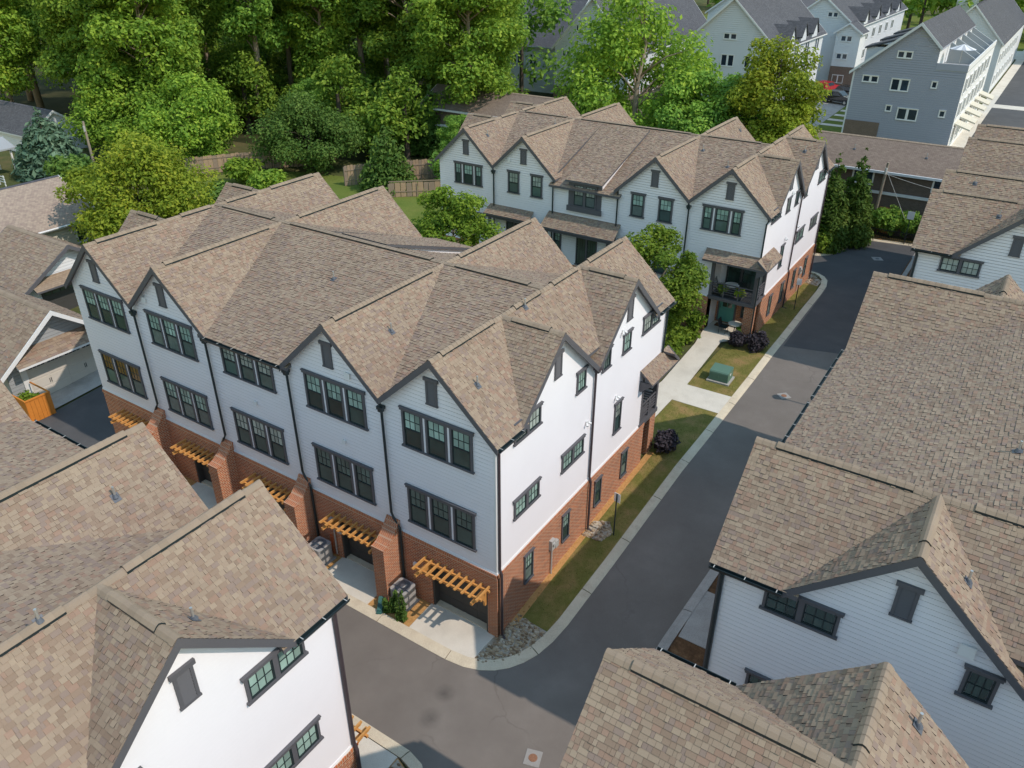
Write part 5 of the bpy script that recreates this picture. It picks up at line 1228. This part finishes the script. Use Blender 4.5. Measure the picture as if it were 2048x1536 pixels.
# ================================================================ fences, left houses, background buildings
plain('board', (.38, .27, .175), .85, .25, 3, .3); plain('board_grey', (.28, .215, .16), .9, .25, 3, .3)
def fence(pts, label, h=1.9, bw=.28, back=True):
    t = thing('board_fence', label, 'fence', (pts[0][0], pts[0][1], g(pts[0][1])), 'wooden board fences behind the rows', worldkids=True)
    for a, b in zip(pts[:-1], pts[1:]):
        L = math.hypot(b[0]-a[0], b[1]-a[1]); ang = math.atan2(b[1]-a[1], b[0]-a[0]); k = int(L/bw)
        for j in range(k):
            x, y = a[0]+(b[0]-a[0])*(j+.5)/k, a[1]+(b[1]-a[1])*(j+.5)/k; hh = h+.05*math.sin(j*2.3)
            me = cached(('board', r3(bw), j % 3), lambda: MB().prism([(-bw/2+.008, -.012, 0), (bw/2-.008, -.012, 0), (bw/2-.008, -.012, h+.03*(j % 3)-.04), (bw/2-.05, -.012, h+.03*(j % 3)), (-bw/2+.05, -.012, h+.03*(j % 3)), (-bw/2+.008, -.012, h+.03*(j % 3)-.04)], (0, .024, 0)).mesh('board', MATS['board'] if j % 3 else MATS['board_grey']))
            obj('board', me, t, Matrix.Translation((x, y, g(y))) @ Matrix.Rotation(ang, 4, 'Z'))
        for z in (.45, 1.4): 
            m = MB(); d = Vector((b[0]-a[0], b[1]-a[1], 0)).normalized(); nn = Vector((d.y, -d.x, 0)); m.obox(Vector((a[0], a[1], g(a[1])+z))+nn*.015, Vector((b[0]-a[0], b[1]-a[1], g(b[1])-g(a[1]))), nn*.04, Vector((0, 0, .09))); m.build('rail', MATS['board_grey'], t)
        for j in range(int(L/2.6)+1):
            f = min(1, j*2.6/L); x, y = a[0]+(b[0]-a[0])*f, a[1]+(b[1]-a[1])*f; MB().box(x-.05, x+.05, y-.09, y-.0, g(y)-.2, g(y)+h-.1).build('post', MATS['board_grey'], t)
fence([(-43.9, 38.2), (-41.8, 41.5), (-38.6, 45.2), (-36.2, 47.5)], 'weathered brown board fence between the large rounded bush and the rear row')
fence([(-59.5, 30.2), (-56.5, 36.8), (-52.5, 41.5)], 'board fence along the far side of the back lawn, under the wood', 1.7, .45)
fence([(-37.8, 37.6), (-35.2, 40.3), (-32.5, 42.6)], 'low horizontal-railed fence beside the dark shrub at the rear row', 1.3, .5)
fence([(-46.5, 22.5), (-45.0, 27.5)], 'short piece of fence behind the left gable of the central row', 1.8, .4)

def house(name, label, x0, x1, y0, y1, zb, ze, zr, axis, wallm, roofm, group=None, ov=.35, rc=None, trimm='white_trim', cat='house', lap=.2, hippy=False, tabs=None, shade=True):
    """gabled house: ridge along axis; lapped walls, roof slabs, rake boards"""
    t = thing(name, label, cat, ((x0+x1)/2, (y0+y1)/2, zb), group, worldkids=True)
    if axis == 'x': c = (y0+y1)/2 if rc is None else rc
    else: c = (x0+x1)/2 if rc is None else rc
    m = MB(); up = Vector((0, 0, 1))
    def fr(w_): return {'S': lambda a, z, o: Vector((a, y0-o, z)), 'N': lambda a, z, o: Vector((a, y1+o, z)), 'E': lambda a, z, o: Vector((x1+o, a, z)), 'W': lambda a, z, o: Vector((x0-o, a, z))}[w_]
    for w_ in 'SNEW':
        a0, a1 = (x0, x1) if w_ in 'SN' else (y0, y1); gab = (w_ in 'EW') == (axis == 'x')
        cols = [(a0, c, zb, ze, zr-.1), (c, a1, zb, zr-.1, ze)] if gab else [(a0, a1, zb, ze, ze)]
        siding(m, fr(w_), cols, lap, zb, .012)
    m.build('wall', MATS[wallm], t)
    MB().box(x0+.05, x1-.05, y0+.05, y1-.05, zb-.3, ze-.1).build('frame', MATS[wallm], t)
    lo, hi = (y0, y1) if axis == 'x' else (x0, x1); e0, e1 = (x0-ov, x1+ov) if axis == 'x' else (y0-ov, y1+ov); r_ = MB(); pcs = []
    for sg, ed in ((-1, lo), (1, hi)):
        k = (zr-ze)/abs(c-ed); q = ed+sg*ov; zq = ze-k*ov
        P = (lambda u, v, z: Vector((u, v, z))) if axis == 'x' else (lambda u, v, z: Vector((v, u, z)))
        T = [P(e0, q, zq), P(e1, q, zq), P(e1, c, zr), P(e0, c, zr)]; B_ = [p-up*.16 for p in T]
        r_.mat(0).poly(T); r_.mat(1).poly(B_[::-1])
        for i in range(4): r_.poly([T[i], T[(i+1) % 4], B_[(i+1) % 4], B_[i]])
        e = T[1]-T[0]; Le = e.length; e /= Le; sv = T[3]-T[0]; Ls = sv.length; sv /= Ls; nn = e.cross(sv); nn = nn if nn.z > 0 else -nn; pcs.append((T[0], e, Le, sv, Ls, nn, -1))
    ro = r_.build('roof', [MATS[roofm], MATS[trimm]], t)
    if tabs: shingle_roof(ro, pcs, None, 0, (.2, .28, .35), .17)
    side = Vector((0, 1, 0)) if axis == 'x' else Vector((1, 0, 0)); kk = [(zr-ze)/abs(c-lo), (zr-ze)/abs(hi-c)]
    ridge_cap(ro, P(e0, c, zr), P(e1, c, zr), kk[0], kk[1], side, None, .2, 'cap' if roofm in ('shingle', 'shingle_brown') else 'cap_grey')
    for en, out in ((e0, -1), (e1, 1)):
        b = MB()
        for sg, ed in ((-1, lo), (1, hi)):
            k = (zr-ze)/abs(c-ed); q = ed+sg*ov
            b.prism([P(en, c, zr+.01), P(en, q, ze-k*ov+.01), P(en, q, ze-k*ov-.24), P(en, c, zr-.26)], P(.05*out, 0, 0))
        b.build('rake_board', MATS[trimm], t)
    return t, fr
shingletex('shingle_grey', (.115, .118, .130), (.085, .088, .098), (.05, .05, .058), .3, .16); shingletex('shingle_brown', (.235, .185, .150), (.19, .145, .12), (.12, .095, .08), .3, .15)
tabmat('cap_grey', [(0, (.11, .112, .125)), (.5, (.09, .092, .105))])
plain('siding_grey', (.33, .345, .41), .6, .05, 1); plain('siding_pale', (.66, .68, .70), .6, .04, 1); plain('siding_white2', (.74, .75, .76), .6, .04, 1); plain('siding_mid', (.34, .36, .375), .6, .05, 1); plain('navy', (.03, .06, .11), .5, .1, 2)
plain('cream', (.62, .57, .46), .6, .05, 2); plain('panel_door', (.62, .575, .505), .55, .04, 1)
brickmat('brick_brown', (.20, .135, .10), (.155, .105, .08), (.25, .21, .18)); brickmat('brick_dark', (.150, .118, .100), (.110, .088, .075), (.19, .16, .14), mort=.008)
def wins(t, fr, w_, lst, **k):
    n = {'S': (0, -1, 0), 'N': (0, 1, 0), 'E': (1, 0, 0), 'W': (-1, 0, 0)}[w_]
    for a0, a1, z0, z1, nw in lst:
        each = (a1-a0)/nw; xs = [(-(a1-a0)/2+i*each, -(a1-a0)/2+(i+1)*each) for i in range(nw)]
        window(t, fr(w_)((a0+a1)/2, z0, .014), n, xs, z1-z0, 'sashbar' if k.get('bar') else 'plain', 'white_trim', 'white_trim', 'pane_dark', 'pane_blue', .09, .1, .07, 0.0, 'white_trim', False)
glassmat('pane_blue', (.030, .050, .075), .08)
# --- left: garages and house
t, fr = house('garage', 'grey garage with pale panelled double door at the left edge', -36, -29.9, -1.15, 4.35, 0, 2.75, 4.85, 'x', 'siding_mid', 'shingle', None, .75, tabs=True)
m = MB(); P4 = [Vector(q) for q in ((-28.95, -.85, 2.5), (-28.95, 4.5, 2.5), (-29.85, 4.5, 3.1), (-29.85, -.85, 3.1))]; m.mat(0).poly(P4); B4 = [p-Vector((0, 0, .12)) for p in P4]; m.mat(1).poly(B4[::-1])
for i in range(4): m.poly([P4[i], P4[(i+1) % 4], B4[(i+1) % 4], B4[i]])
so_ = m.build('skirt_roof', [MATS['shingle'], MATS['white_trim']], t); e = Vector((0, 1, 0)); sv = (P4[3]-P4[0]).normalized(); shingle_roof(so_, [(P4[0], e, 5.35, sv, (P4[3]-P4[0]).length, -e.cross(sv) if e.cross(sv).z < 0 else e.cross(sv), -1)], None, 0, (.2, .28, .35), .17)
d = MB(); d.box(-29.9, -29.84, -.2, 3.9, .05, 2.3); do = d.build('garage_door', MATS['panel_door'], t)
for i in range(4):
    for j in range(3): MB().box(-29.84, -29.825, -.1+i*1.0, .82+i*1.0, .12+j*.56, .6+j*.56).build('door_panel', MATS['panel_door'], do)
    for q in range(4): MB().box(-29.84, -29.828, -.05+i*1.0+q*.22, .13+i*1.0+q*.22, 1.88, 2.22).build('pane', MATS['pane_blue'], do)
for y in (.85, 2.85): m = MB(); m.box(-29.84, -29.81, y-.06, y-.03, .75, 1.0); m.box(-29.84, -29.81, y+.03, y+.06, .75, 1.0); m.build('handle', MATS['pipe'], do)
for y0_, y1_ in ((-.5, -.2), (3.9, 4.2)): MB().box(-29.9, -29.8, y0_, y1_, 0, 2.5).build('door_jamb', MATS['white_trim'], t)
MB().box(-29.9, -29.8, -.2, 3.9, 2.3, 2.5).build('door_head', MATS['white_trim'], t)
t, fr = house('garage', 'garage with white gable behind the grey garage, half hidden by the central row', -44.5, -38.6, 4.9, 10.7, .3, 2.9, 4.75, 'x', 'siding_white2', 'shingle', None, .55, trimm='trim', tabs=True)
m = MB(); P4 = [Vector(q) for q in ((-37.7, 5.0, 2.55), (-37.7, 10.6, 2.55), (-38.55, 10.6, 3.05), (-38.55, 5.0, 3.05))]; m.mat(0).poly(P4); B4 = [p-Vector((0, 0, .12)) for p in P4]; m.mat(1).poly(B4[::-1])
for i in range(4): m.poly([P4[i], P4[(i+1) % 4], B4[(i+1) % 4], B4[i]])
so_ = m.build('skirt_roof', [MATS['shingle'], MATS['trim']], t)
m = MB(); m.box(-38.6, -38.54, 5.6, 10.0, .35, 2.45); do = m.build('garage_door', MATS['door_grey'], t)
for i in range(8): MB().box(-38.54, -38.525, 5.75+i*.53, 6.2+i*.53, 1.85, 2.3).build('pane', MATS['pane_dark'], do)
t, fr = house('cottage', 'cottage with a broad tan shingle roof at the left edge', -57, -47.8, -2, 15.2, .3, 3.1, 5.2, 'y', 'cream', 'shingle_light', None, .45) if shingletex('shingle_light', (.40, .32, .25), (.30, .23, .19), (.16, .13, .11), .24, .15) else None
wins(t, fr, 'E', [(9.2, 10.3, 1.2, 2.6, 1), (7.2, 8.4, 1.2, 2.6, 1), (13.4, 14.3, 1.2, 2.6, 1)])
m = MB(); m.tube([(-47.3, -2, 2.88), (-47.3, 15.6, 2.88)], .07, 8); m.build('gutter', MATS['white_trim'], t)
# white pergola, flag of deck and pale house at far left
t = thing('garden_pavilion', 'white-posted garden pavilion at the left edge beside the spruce', 'pavilion', (-74.0, 20.5, g(20)))
for x in (-1.6, 1.6):
    for y in (-1.4, 1.4): MB().box(x-.08, x+.08, y-.08, y+.08, 0, 2.5).build('post', MATS['white_trim'], t)
m = MB(); m.prism([(-2, -1.8, 2.5), (2, -1.8, 2.5), (2, -1.8, 2.65), (-2, -1.8, 2.65)], (0, 3.6, 0)); m.prism([(-2, -1.8, 2.65), (2, -1.8, 2.65), (0, -1.8, 3.4)], (0, 3.6, 0)); m.build('roof', MATS['siding_mid'], t)
m = MB()
for z in (.35, .6, .85): m.box(1.6, 5.0, -1.45, -1.4, z, z+.06)
for i in range(4): m.box(1.8+i, 1.88+i, -1.46, -1.38, 0, 1.0)
m.build('railing', MATS['white_trim'], t)
t, fr = house('house', 'pale house with white railing glimpsed behind the spruce at the left edge', -90, -78.5, 27, 33, 0, 3.0, 5.0, 'x', 'siding_white2', 'shingle_grey')
def pole(name, label, x, y, h, r=.13, arm=True, lean=(0, 0)):
    t = thing(name, label, 'utility pole', (x, y, g(y))); m = MB(); m.tube([(0, 0, -.2), (lean[0], lean[1], h)], [r, r*.75], 10); m.build('post', MATS['bark'], t)
    if arm: m = MB(); m.box(-.9, .9, -.06, .06, h-.5, h-.38); m.build('crossarm', MATS['bark_dark'], t)
    m = MB(); m.cone((.12, -.12, h-.9), (.12, -.12, h-.4), .1, .1, 8); m.build('fittings', MATS['grey_box'], t)
    return t
pole('utility_pole', 'dark utility pole with cables in front of the low brick building', 1.55, 51.9, 5.9, .13, False, (.15, 0))
pole('utility_pole', 'wooden pole standing between the spruce and yellow-green tree', -65.5, 26.0, 5.2, .14, False)
def cable(a, b, sag, label):
    a, b = Vector(a), Vector(b); pts = [a.lerp(b, i/10)-Vector((0, 0, sag*4*(i/10)*(1-i/10))) for i in range(11)]; o = MB().tube(pts, .018, 5).build('cable', MATS['grey_box']); tag(o, label, 'cable')
cable((1.7, 51.85, 5.3), (14, 52.2, 4.4), .5, 'pale cable running from the utility pole along the low brick building'); cable((1.7, 51.85, 5.6), (4.4, 51.4, 1.4), .02, 'guy wire slanting down from the utility pole to the hedge')
# iron fence before the hedge
t = thing('iron_fence', 'low black iron fence in front of the hedge', 'fence', (3.3, 51.0, g(51)))
for z in (.15, .85): MB().box(-2.2, 2.2, -.015, .015, z, z+.04).build('rail', MATS['pipe'], t)
for i in range(30): MB().box(-2.2+i*.15, -2.18+i*.15, -.01, .01, 0, 1.0).build('picket', MATS['pipe'], t)
# --- low dark brick building
t, fr = house('apartment_building', 'long low dark-brick building with a stained brown roof behind the rear row', -46, 14, 52.95, 59.6, .2, 5.45, 7.05, 'x', 'brick_dark', 'shingle_brown', None, .4, cat='building', lap=3.0)
wins(t, fr, 'S', [(-.95, .75, 4.0, 5.25, 2), (5.05, 6.1, 4.1, 5.2, 1), (-4.2, -2.6, 4.0, 5.25, 2), (9, 10.2, 4.0, 5.2, 1), (-3.9, -2.9, .9, 2.3, 1), (6.0, 7.0, 1.0, 2.4, 1)])
MB().box(-46, 14, 52.85, 52.96, 3.4, 3.62).build('band_course', MATS['siding_pale'], t); MB().box(-46.3, 14.3, 52.45, 52.58, 5.12, 5.3).build('gutter', MATS['siding_pale'], t)
MB().box(1.7, 2.75, 52.85, 52.94, .3, 2.4).build('door', MATS['cedar'], t)
for x in (-4.6, -1.5, 4.0, 8.2, -30.5, -34): vent_pipe([c for c in t.children if c.name.startswith('roof')][0], (x, 54.6, 5.45+(54.6-52.95)*.481), (0, -.43, .9), .4)
# --- grey townhouses with roof terrace
GX0, GX1, GY0 = -8.8, 2.5, 85.0
t = thing('grey_townhouses', 'tall dark-grey sided townhouse row with a roof terrace and awnings', 'townhouses', (-3, 95, .2), 'grey and white townhouses in the background', worldkids=True)
m = MB(); fS = lambda a, z, o: Vector((a, GY0-o, z)); siding(m, fS, [(GX0, -2.9, .2, 8.3, 13.1), (-2.9, -.6, .2, 13.1, 11.0), (-.6, GX1, .2, 8.9, 8.9)], .24, .2, .012); m.build('wall', MATS['siding_grey'], t)
MB().box(GX0+.06, GX1-.06, GY0+.06, 112, 0, 8.0).build('frame', MATS['siding_white2'], t)
m = MB(); siding(m, lambda a, z, o: Vector((GX1+o, a, z)), [(GY0, 112, .2, 8.7, 8.7)], .24, .2, .012); siding(m, lambda a, z, o: Vector((-.6+o, a, z)), [(GY0+.1, 112, 8.0, 11.0, 11.0)], .24, .2, .012); m.build('wall', MATS['siding_white2'], t)
r_ = MB(); up = Vector((0, 0, 1))
for T in ([(-9.3, 84.6, 7.95), (-9.3, 112, 7.95), (-2.9, 112, 13.35), (-2.9, 84.6, 13.35)], [(-.35, 84.6, 11.0), (-.35, 112, 11.0), (-2.9, 112, 13.35), (-2.9, 84.6, 13.35)]):
    T = [Vector(q) for q in T]; B4 = [p-up*.18 for p in T]; r_.mat(0).poly(T); r_.mat(1).poly(B4)
    for i in range(4): r_.poly([T[i], T[(i+1) % 4], B4[(i+1) % 4], B4[i]])
ro = r_.build('roof', [MATS['shingle_grey'], MATS['siding_grey']], t)
for x0_, z0_, x1_, z1_ in ((-9.3, 7.95, -2.9, 13.35), (-.35, 11.0, -2.9, 13.35)): MB().prism([(x0_, 84.6, z0_+.02), (x0_, 84.6, z0_-.3), (x1_, 84.6, z1_-.32), (x1_, 84.6, z1_+.02)], (0, -.06, 0)).build('rake_board', MATS['siding_pale'], t)
for y0_ in (88, 96, 104):
    d = MB(); d.box(-8.6, -6.0, y0_, y0_+3, 8.0, 10.3); d.mat(1).prism([(-8.8, y0_-.2, 10.25), (-4.5, y0_-.2, 11.6), (-4.5, y0_-.2, 11.4), (-8.8, y0_-.2, 10.05)], (0, 3.4, 0)); d.build('dormer', [MATS['siding_pale'], MATS['shingle_grey']], t)
for z0_ in (8.7,): MB().box(-.6, GX1+.05, GY0-.03, 112, 8.72, 8.8).build('terrace_floor', MATS['siding_mid'], t)
MB().box(-.6, GX1+.04, GY0-.05, GY0+.04, 8.8, 9.45).build('parapet', MATS['siding_grey'], t); MB().box(GX1-.05, GX1+.05, GY0+.04, 112, 8.8, 9.4).build('parapet', MATS['siding_white2'], t)
for i in range(5): y_ = 91+i*4.6; MB().prism([(-.4, y_, 8.8), (GX1-.1, y_, 8.8), (GX1-.1, y_, 9.4), (-.4, y_, 11.0)], (0, .3, 0)).build('party_wall', MATS['siding_mid'], t)
wins(t, lambda w_: fS, 'S', [(-4.75, -3.15, 9.65, 10.45, 2), (-7.85, -6.1, 6.9, 7.7, 2), (-4.75, -2.8, 6.25, 7.6, 2), (-.65, .0, 6.85, 7.65, 1), (-4.75, -4.05, 4.0, 4.75, 1), (-3.45, -1.25, 3.25, 4.6, 2), (.8, 1.5, 3.95, 4.75, 1)], bar=False)
fE = lambda a, z, o: Vector((GX1+o, a, z))
for i in range(7):
    for z in (1.2, 3.8, 6.3): window(t, fE(87+i*3.5, z, .014), (1, 0, 0), [(-1.1, 0), (0, 1.1)], 1.7, 'plain', 'white_trim', 'white_trim', 'pane_blue', 'pane_blue', .08, .1, .07, 0, 'white_trim', False)
for i in range(6):
    y_ = 86.2+i*4.4; MB().prism([(GX1, y_, 3.3), (GX1+1.7, y_, 2.75), (GX1+1.7, y_, 2.6), (GX1, y_, 3.1)], (0, 2.6, 0)).build('awning', MATS['cream'], t)
MB().box(GX0-.05, -5.0, GY0-.12, GY0-.03, .2, 2.7).build('brick_panel', MATS['brick_brown'], t); MB().box(GX0-.12, GX0+.04, GY0-.14, GY0+.3, .2, 8.0).build('corner_board', MATS['siding_pale'], t)
tp = thing('patio_umbrella', 'striped pale umbrella on the grey townhouses\' roof terrace', 'umbrella', (1.2, 88.3, 8.8)); MB().tube([(0, 0, 0), (0, 0, 2.3)], .03, 6).build('pole', MATS['metal'], tp)
plain('stripe_grey', (.42, .44, .47), .7, .05)
for i in range(16):
    a, b = i*math.pi/8, (i+1)*math.pi/8; MB().poly([(0, 0, 2.35), (1.35*math.cos(a), 1.35*math.sin(a), 1.85), (1.35*math.cos(b), 1.35*math.sin(b), 1.85)]).build('canopy_panel', MATS['white_trim' if i % 2 else 'stripe_grey'], tp)
# --- further townhouses
GT = 'grey and white townhouses in the background'
def tower(name, label, x0, x1, y0, y1, ze, zr, axis, wallm, winsS=(), winsE=(), brickz=0, dorm=0, rc=None):
    t, fr = house(name, label, x0, x1, y0, y1, .2, ze, zr, axis, wallm, 'shingle_grey', GT, .4, rc, 'white_trim', 'townhouses', .24)
    wins(t, fr, 'S', winsS); wins(t, fr, 'E', winsE)
    if brickz: MB().box(x0-.05, x1+.05, y0-.06, y1, .2, brickz).build('brick_base', MATS['brick_brown'], t)
    for i in range(dorm):
        y_ = y0+4+i*(y1-y0-6)/max(1, dorm); d = MB(); xe = x1+.3; d.prism([(xe, y_, ze-.2), (xe, y_+2.4, ze-.2), (xe, y_+2.4, ze+.6), (xe, y_+1.2, ze+2.0), (xe, y_, ze+.6)], (-4, 0, 0)); d.build('dormer', MATS[wallm], t)
        d = MB()
        for s1, s2 in (((-.25, .35), (1.2, 2.15)), ((2.65, .35), (1.2, 2.15))): d.prism([(xe+.2, y_+s1[0], ze+s1[1]), (xe+.2, y_+s2[0], ze+s2[1]), (xe+.2, y_+s2[0], ze+s2[1]-.15), (xe+.2, y_+s1[0], ze+s1[1]-.15)], (-5, 0, 0))
        d.build('dormer_roof', MATS['shingle_grey'], t)
    return t
tower('white_townhouses', 'white gabled townhouses with brown brick ground floor behind the parked cars', -27.5, -17.2, 121, 160, 9.3, 13.2, 'y', 'siding_pale', [(-21.6, -20, 10.2, 11.0, 2)], [(124+i*5, 126+i*5, z, z+1.5, 2) for i in range(6) for z in (3.6, 6.4)], 0, 4)
t = tower('white_townhouses', 'pale townhouse wing with paired dark windows and brick base', -19.4, -15.9, 119.5, 123, 8.6, 9.8, 'y', 'siding_white2', [(-18.7, -17.0, 7.1, 8.0, 2), (-18.9, -17.2, 4.6, 5.5, 2), (-18.9, -17.2, 1.2, 2.4, 2)], [], 3.6)
tower('pale_townhouses', 'pale grey-roofed townhouses between the big tree and yellow-green tree', -31.5, -19.5, 90, 112, 9.2, 14.6, 'y', 'siding_pale', [(-30, -28.2, 6.5, 8.0, 2), (-26.5, -24.7, 6.5, 8, 2), (-26.5, -24.7, 9.7, 10.5, 2), (-23.4, -21.8, 6.5, 8, 2)], [(93+i*5, 95+i*5, z, z+1.6, 2) for i in range(4) for z in (1.5, 4.4, 7.0)], 0, 3)
tower('pale_townhouses', 'white townhouses with dark blue trim seen between the wood and big tree', -50.2, -38.5, 88, 118, 7.6, 14.0, 'y', 'siding_pale', [(-46.9, -45.9, 9.6, 10.5, 2), (-49.0, -47.6, 6.2, 7.1, 2), (-46.9, -45.2, 5.2, 7.0, 2), (-43.5, -42, 5.2, 7, 2), (-46.9, -46, 3.0, 4.1, 1), (-43.5, -42, 2.4, 4, 2)], [(91+i*5, 93+i*5, z, z+1.6, 2) for i in range(4) for z in (1.5, 4.4)], 2.2, 0)
tower('grey_roofed_house', 'grey-roofed pale house left of the white townhouses, beside the wood', -63, -52, 92, 108, 7.0, 12.6, 'x', 'siding_pale', [(-60, -58.4, 4, 5.6, 2), (-57, -55.6, 4, 5.6, 2), (-57, -55.6, 1.4, 2.8, 2)], [(96, 98, 4, 5.6, 2), (101, 103, 4, 5.6, 2)], 0, 1)
tower('white_townhouses', 'second pale townhouse row beyond the grey one, with stepped roof terraces', -7.2, 2.2, 128, 170, 7.6, 12.4, 'y', 'siding_pale', [(-5, -3.6, 4.6, 6, 2), (-1.2, -.2, 4.6, 6, 1)], [(130+i*4, 132+i*4, z, z+1.5, 2) for i in range(8) for z in (1.2, 4.2)], 0, 0)
tower('white_townhouses', 'white townhouse block at the top right corner', 6.5, 17, 165, 190, 7.5, 11, 'y', 'siding_white2', [(8, 10, 4, 6, 2), (12, 14, 4, 6, 2)], [], 0, 0)
tower('white_townhouses', 'distant white-gabled house at the top edge behind the big tree', -46, -33, 135, 160, 9, 13.5, 'y', 'siding_white2', [(-41, -38, 9, 10, 2)], [], 0, 0)
t = thing('clock_tower', 'distant white lattice tower rising among the trees at the top edge', 'tower', (-10, 190, 0), worldkids=True); MB().box(-12.3, -8.2, 190, 194, 0, 10).build('shaft', MATS['siding_white2'], t); MB().box(-12.0, -8.5, 189.8, 190, 3, 9.6).build('lattice_panel', MATS['siding_pale'], t)
# --- far street, pavements, lawns and parking
sheet('street', [(-16.2, 70), (-12.9, 70), (-14.8, 200), (-20, 200)], -.0, MATS['concrete_old']); sheet('far_lawn', [(-12.9, 70), (-9.0, 70), (-9.0, 200), (-14.8, 200)], -.01, MATS['backlawn'])
for i in range(6): sheet('front_path', [(-13.2, 92.3+i*3.4), (-9, 92.3+i*3.4), (-9, 93.5+i*3.4), (-13.2, 93.5+i*3.4)], .012, MATS['concrete'])
sheet('far_street', [(3.6, 70), (9.6, 70), (9.6, 200), (3.6, 200)], .0, MATS['asphalt_dark']); sheet('far_pavement', [(2.5, 70), (3.9, 70), (3.9, 200), (2.5, 200)], .03, MATS['concrete']); sheet('far_crossing', [(3.9, 117), (9.6, 117), (9.6, 120), (3.9, 120)], .012, MATS['concrete'])
sheet('far_lot', [(-60, 172), (60, 172), (60, 186), (-60, 186)], .0, MATS['concrete']); sheet('far_green', [(-80, 186), (80, 186), (80, 260), (-80, 260)], -.02, MATS['backlawn'])
# cars
def car(x, y, rz, label, paint):
    t = thing('parked_car', label, 'car', (x, y, g(y)), 'cars parked in the far street', rz); L, W_ = 4.6, 1.85
    pr = [(-2.3, .35), (-2.28, .8), (-2.1, 1.0), (-1.75, 1.55), (-1.3, 1.68), (.2, 1.66), (.95, 1.15), (1.95, .98), (2.25, .8), (2.3, .4)]
    m = MB(); n = len(pr); low = [(x_, -W_/2, z) for x_, z in pr]; hi = [(x_, W_/2, z) for x_, z in pr]
    lo2 = [(x_, -W_/2*(1 if z < 1.05 else .84), z) for x_, z in pr]; hi2 = [(x_, W_/2*(1 if z < 1.05 else .84), z) for x_, z in pr]
    m.raw(lo2+hi2, [(i, i+1, n+i+1, n+i) for i in range(n-1)]+[tuple(range(n))[::-1], tuple(range(n, 2*n)), (n-1, 0, n, 2*n-1)]); m.build('body', MATS[paint], t)
    for sy in (-1, 1): m = MB(); m.poly([(-1.6, sy*.86, 1.08), (.75, sy*.86, 1.12), (.15, sy*.80, 1.56), (-1.35, sy*.80, 1.56)]); m.build('side_window', MATS['pane_blue'], t)
    m = MB(); m.poly([(.92, -.7, 1.2), (.92, .7, 1.2), (.28, .64, 1.63), (.28, -.64, 1.63)]); m.build('windscreen', MATS['pane_blue'], t)
    for sx in (-1.42, 1.42):
        for sy in (-1, 1):
            wo = MB().cone((sx, sy*.72, .34), (sx, sy*.94, .34), .34, .34, 16).build('wheel', MATS['pipe'], t); MB().cone((sx, sy*.94, .34), (sx, sy*.952, .34), .2, .19, 12).build('rim', MATS['metal'], wo)
    for sy in (-.6, .6): MB().box(2.24, 2.3, sy-.22, sy+.22, .66, .8).build('headlight', MATS['white_trim'], t)
m_, t_, b_ = newmat('car_black'); b_.inputs['Base Color'].default_value = (.012, .014, .018, 1); b_.inputs['Roughness'].default_value = .18; b_.inputs['Coat Weight'].default_value = .6; MATS['car_black'] = m_
m_, t_, b_ = newmat('car_red'); b_.inputs['Base Color'].default_value = (.35, .012, .02, 1); b_.inputs['Roughness'].default_value = .25; MATS['car_red'] = m_
car(-14.9, 108.2, -.25, 'black sports-utility car parked nearest beside the grey townhouses', 'car_black'); car(-14.5, 113.4, -.2, 'second black car parked just behind the nearest one', 'car_black'); car(-18.6, 116.0, 1.3, 'red car parked by the pale townhouse wing', 'car_red')
# roof vents on the near rows
def roof_z(ro, x, y):
    d = Vector((x, y, 0))-ro.O; a, t_ = d.dot(ro.ux), d.dot(ro.uy); best = None
    for pl in ro.planes:
        if pl[0] <= a <= pl[1] and pl[2] <= t_ <= pl[3]:
            z = ro.zat(pl, a, t_)
            if best is None or z > best[0]: best = (z, pl)
    z, pl = best; dr = (ro.ux if pl[4] == 's' else ro.uy)*pl[6]; return z, Vector((dr.x, dr.y, 1))
def from_pixel(ro, px, py):
    """walk along the line of sight through a photo pixel to this roof"""
    v = CD+CR*(px-1024)/FPX-CU*(py-768)/FPX; s_ = 5.0
    while s_ < 120:
        p = CAM+v*s_
        try:
            z, n = roof_z(ro, p[0], p[1])
            if p[2] <= z: return Vector((p[0], p[1], z)), n
        except TypeError: pass
        s_ += .05
    return None
for ro, lst in ((A, [(668, 560), (783, 664), (955, 772), (1050, 617)]), (C, [(232, 998), (388, 1240), (80, 1245)]), (D2, [(2035, 905), (1935, 1165)]), (D1, [(1833, 1455)]), (D3, [(1950, 368), (1998, 434)]), (B, [(975, 271), (1110, 250), (1235, 267), (1406, 302), (1610, 303), (1455, 335), (1480, 262)])):
    for q in lst:
        r_ = from_pixel(ro, *q)
        if r_: vent_pipe(ro.roof, r_[0], r_[1], .34)
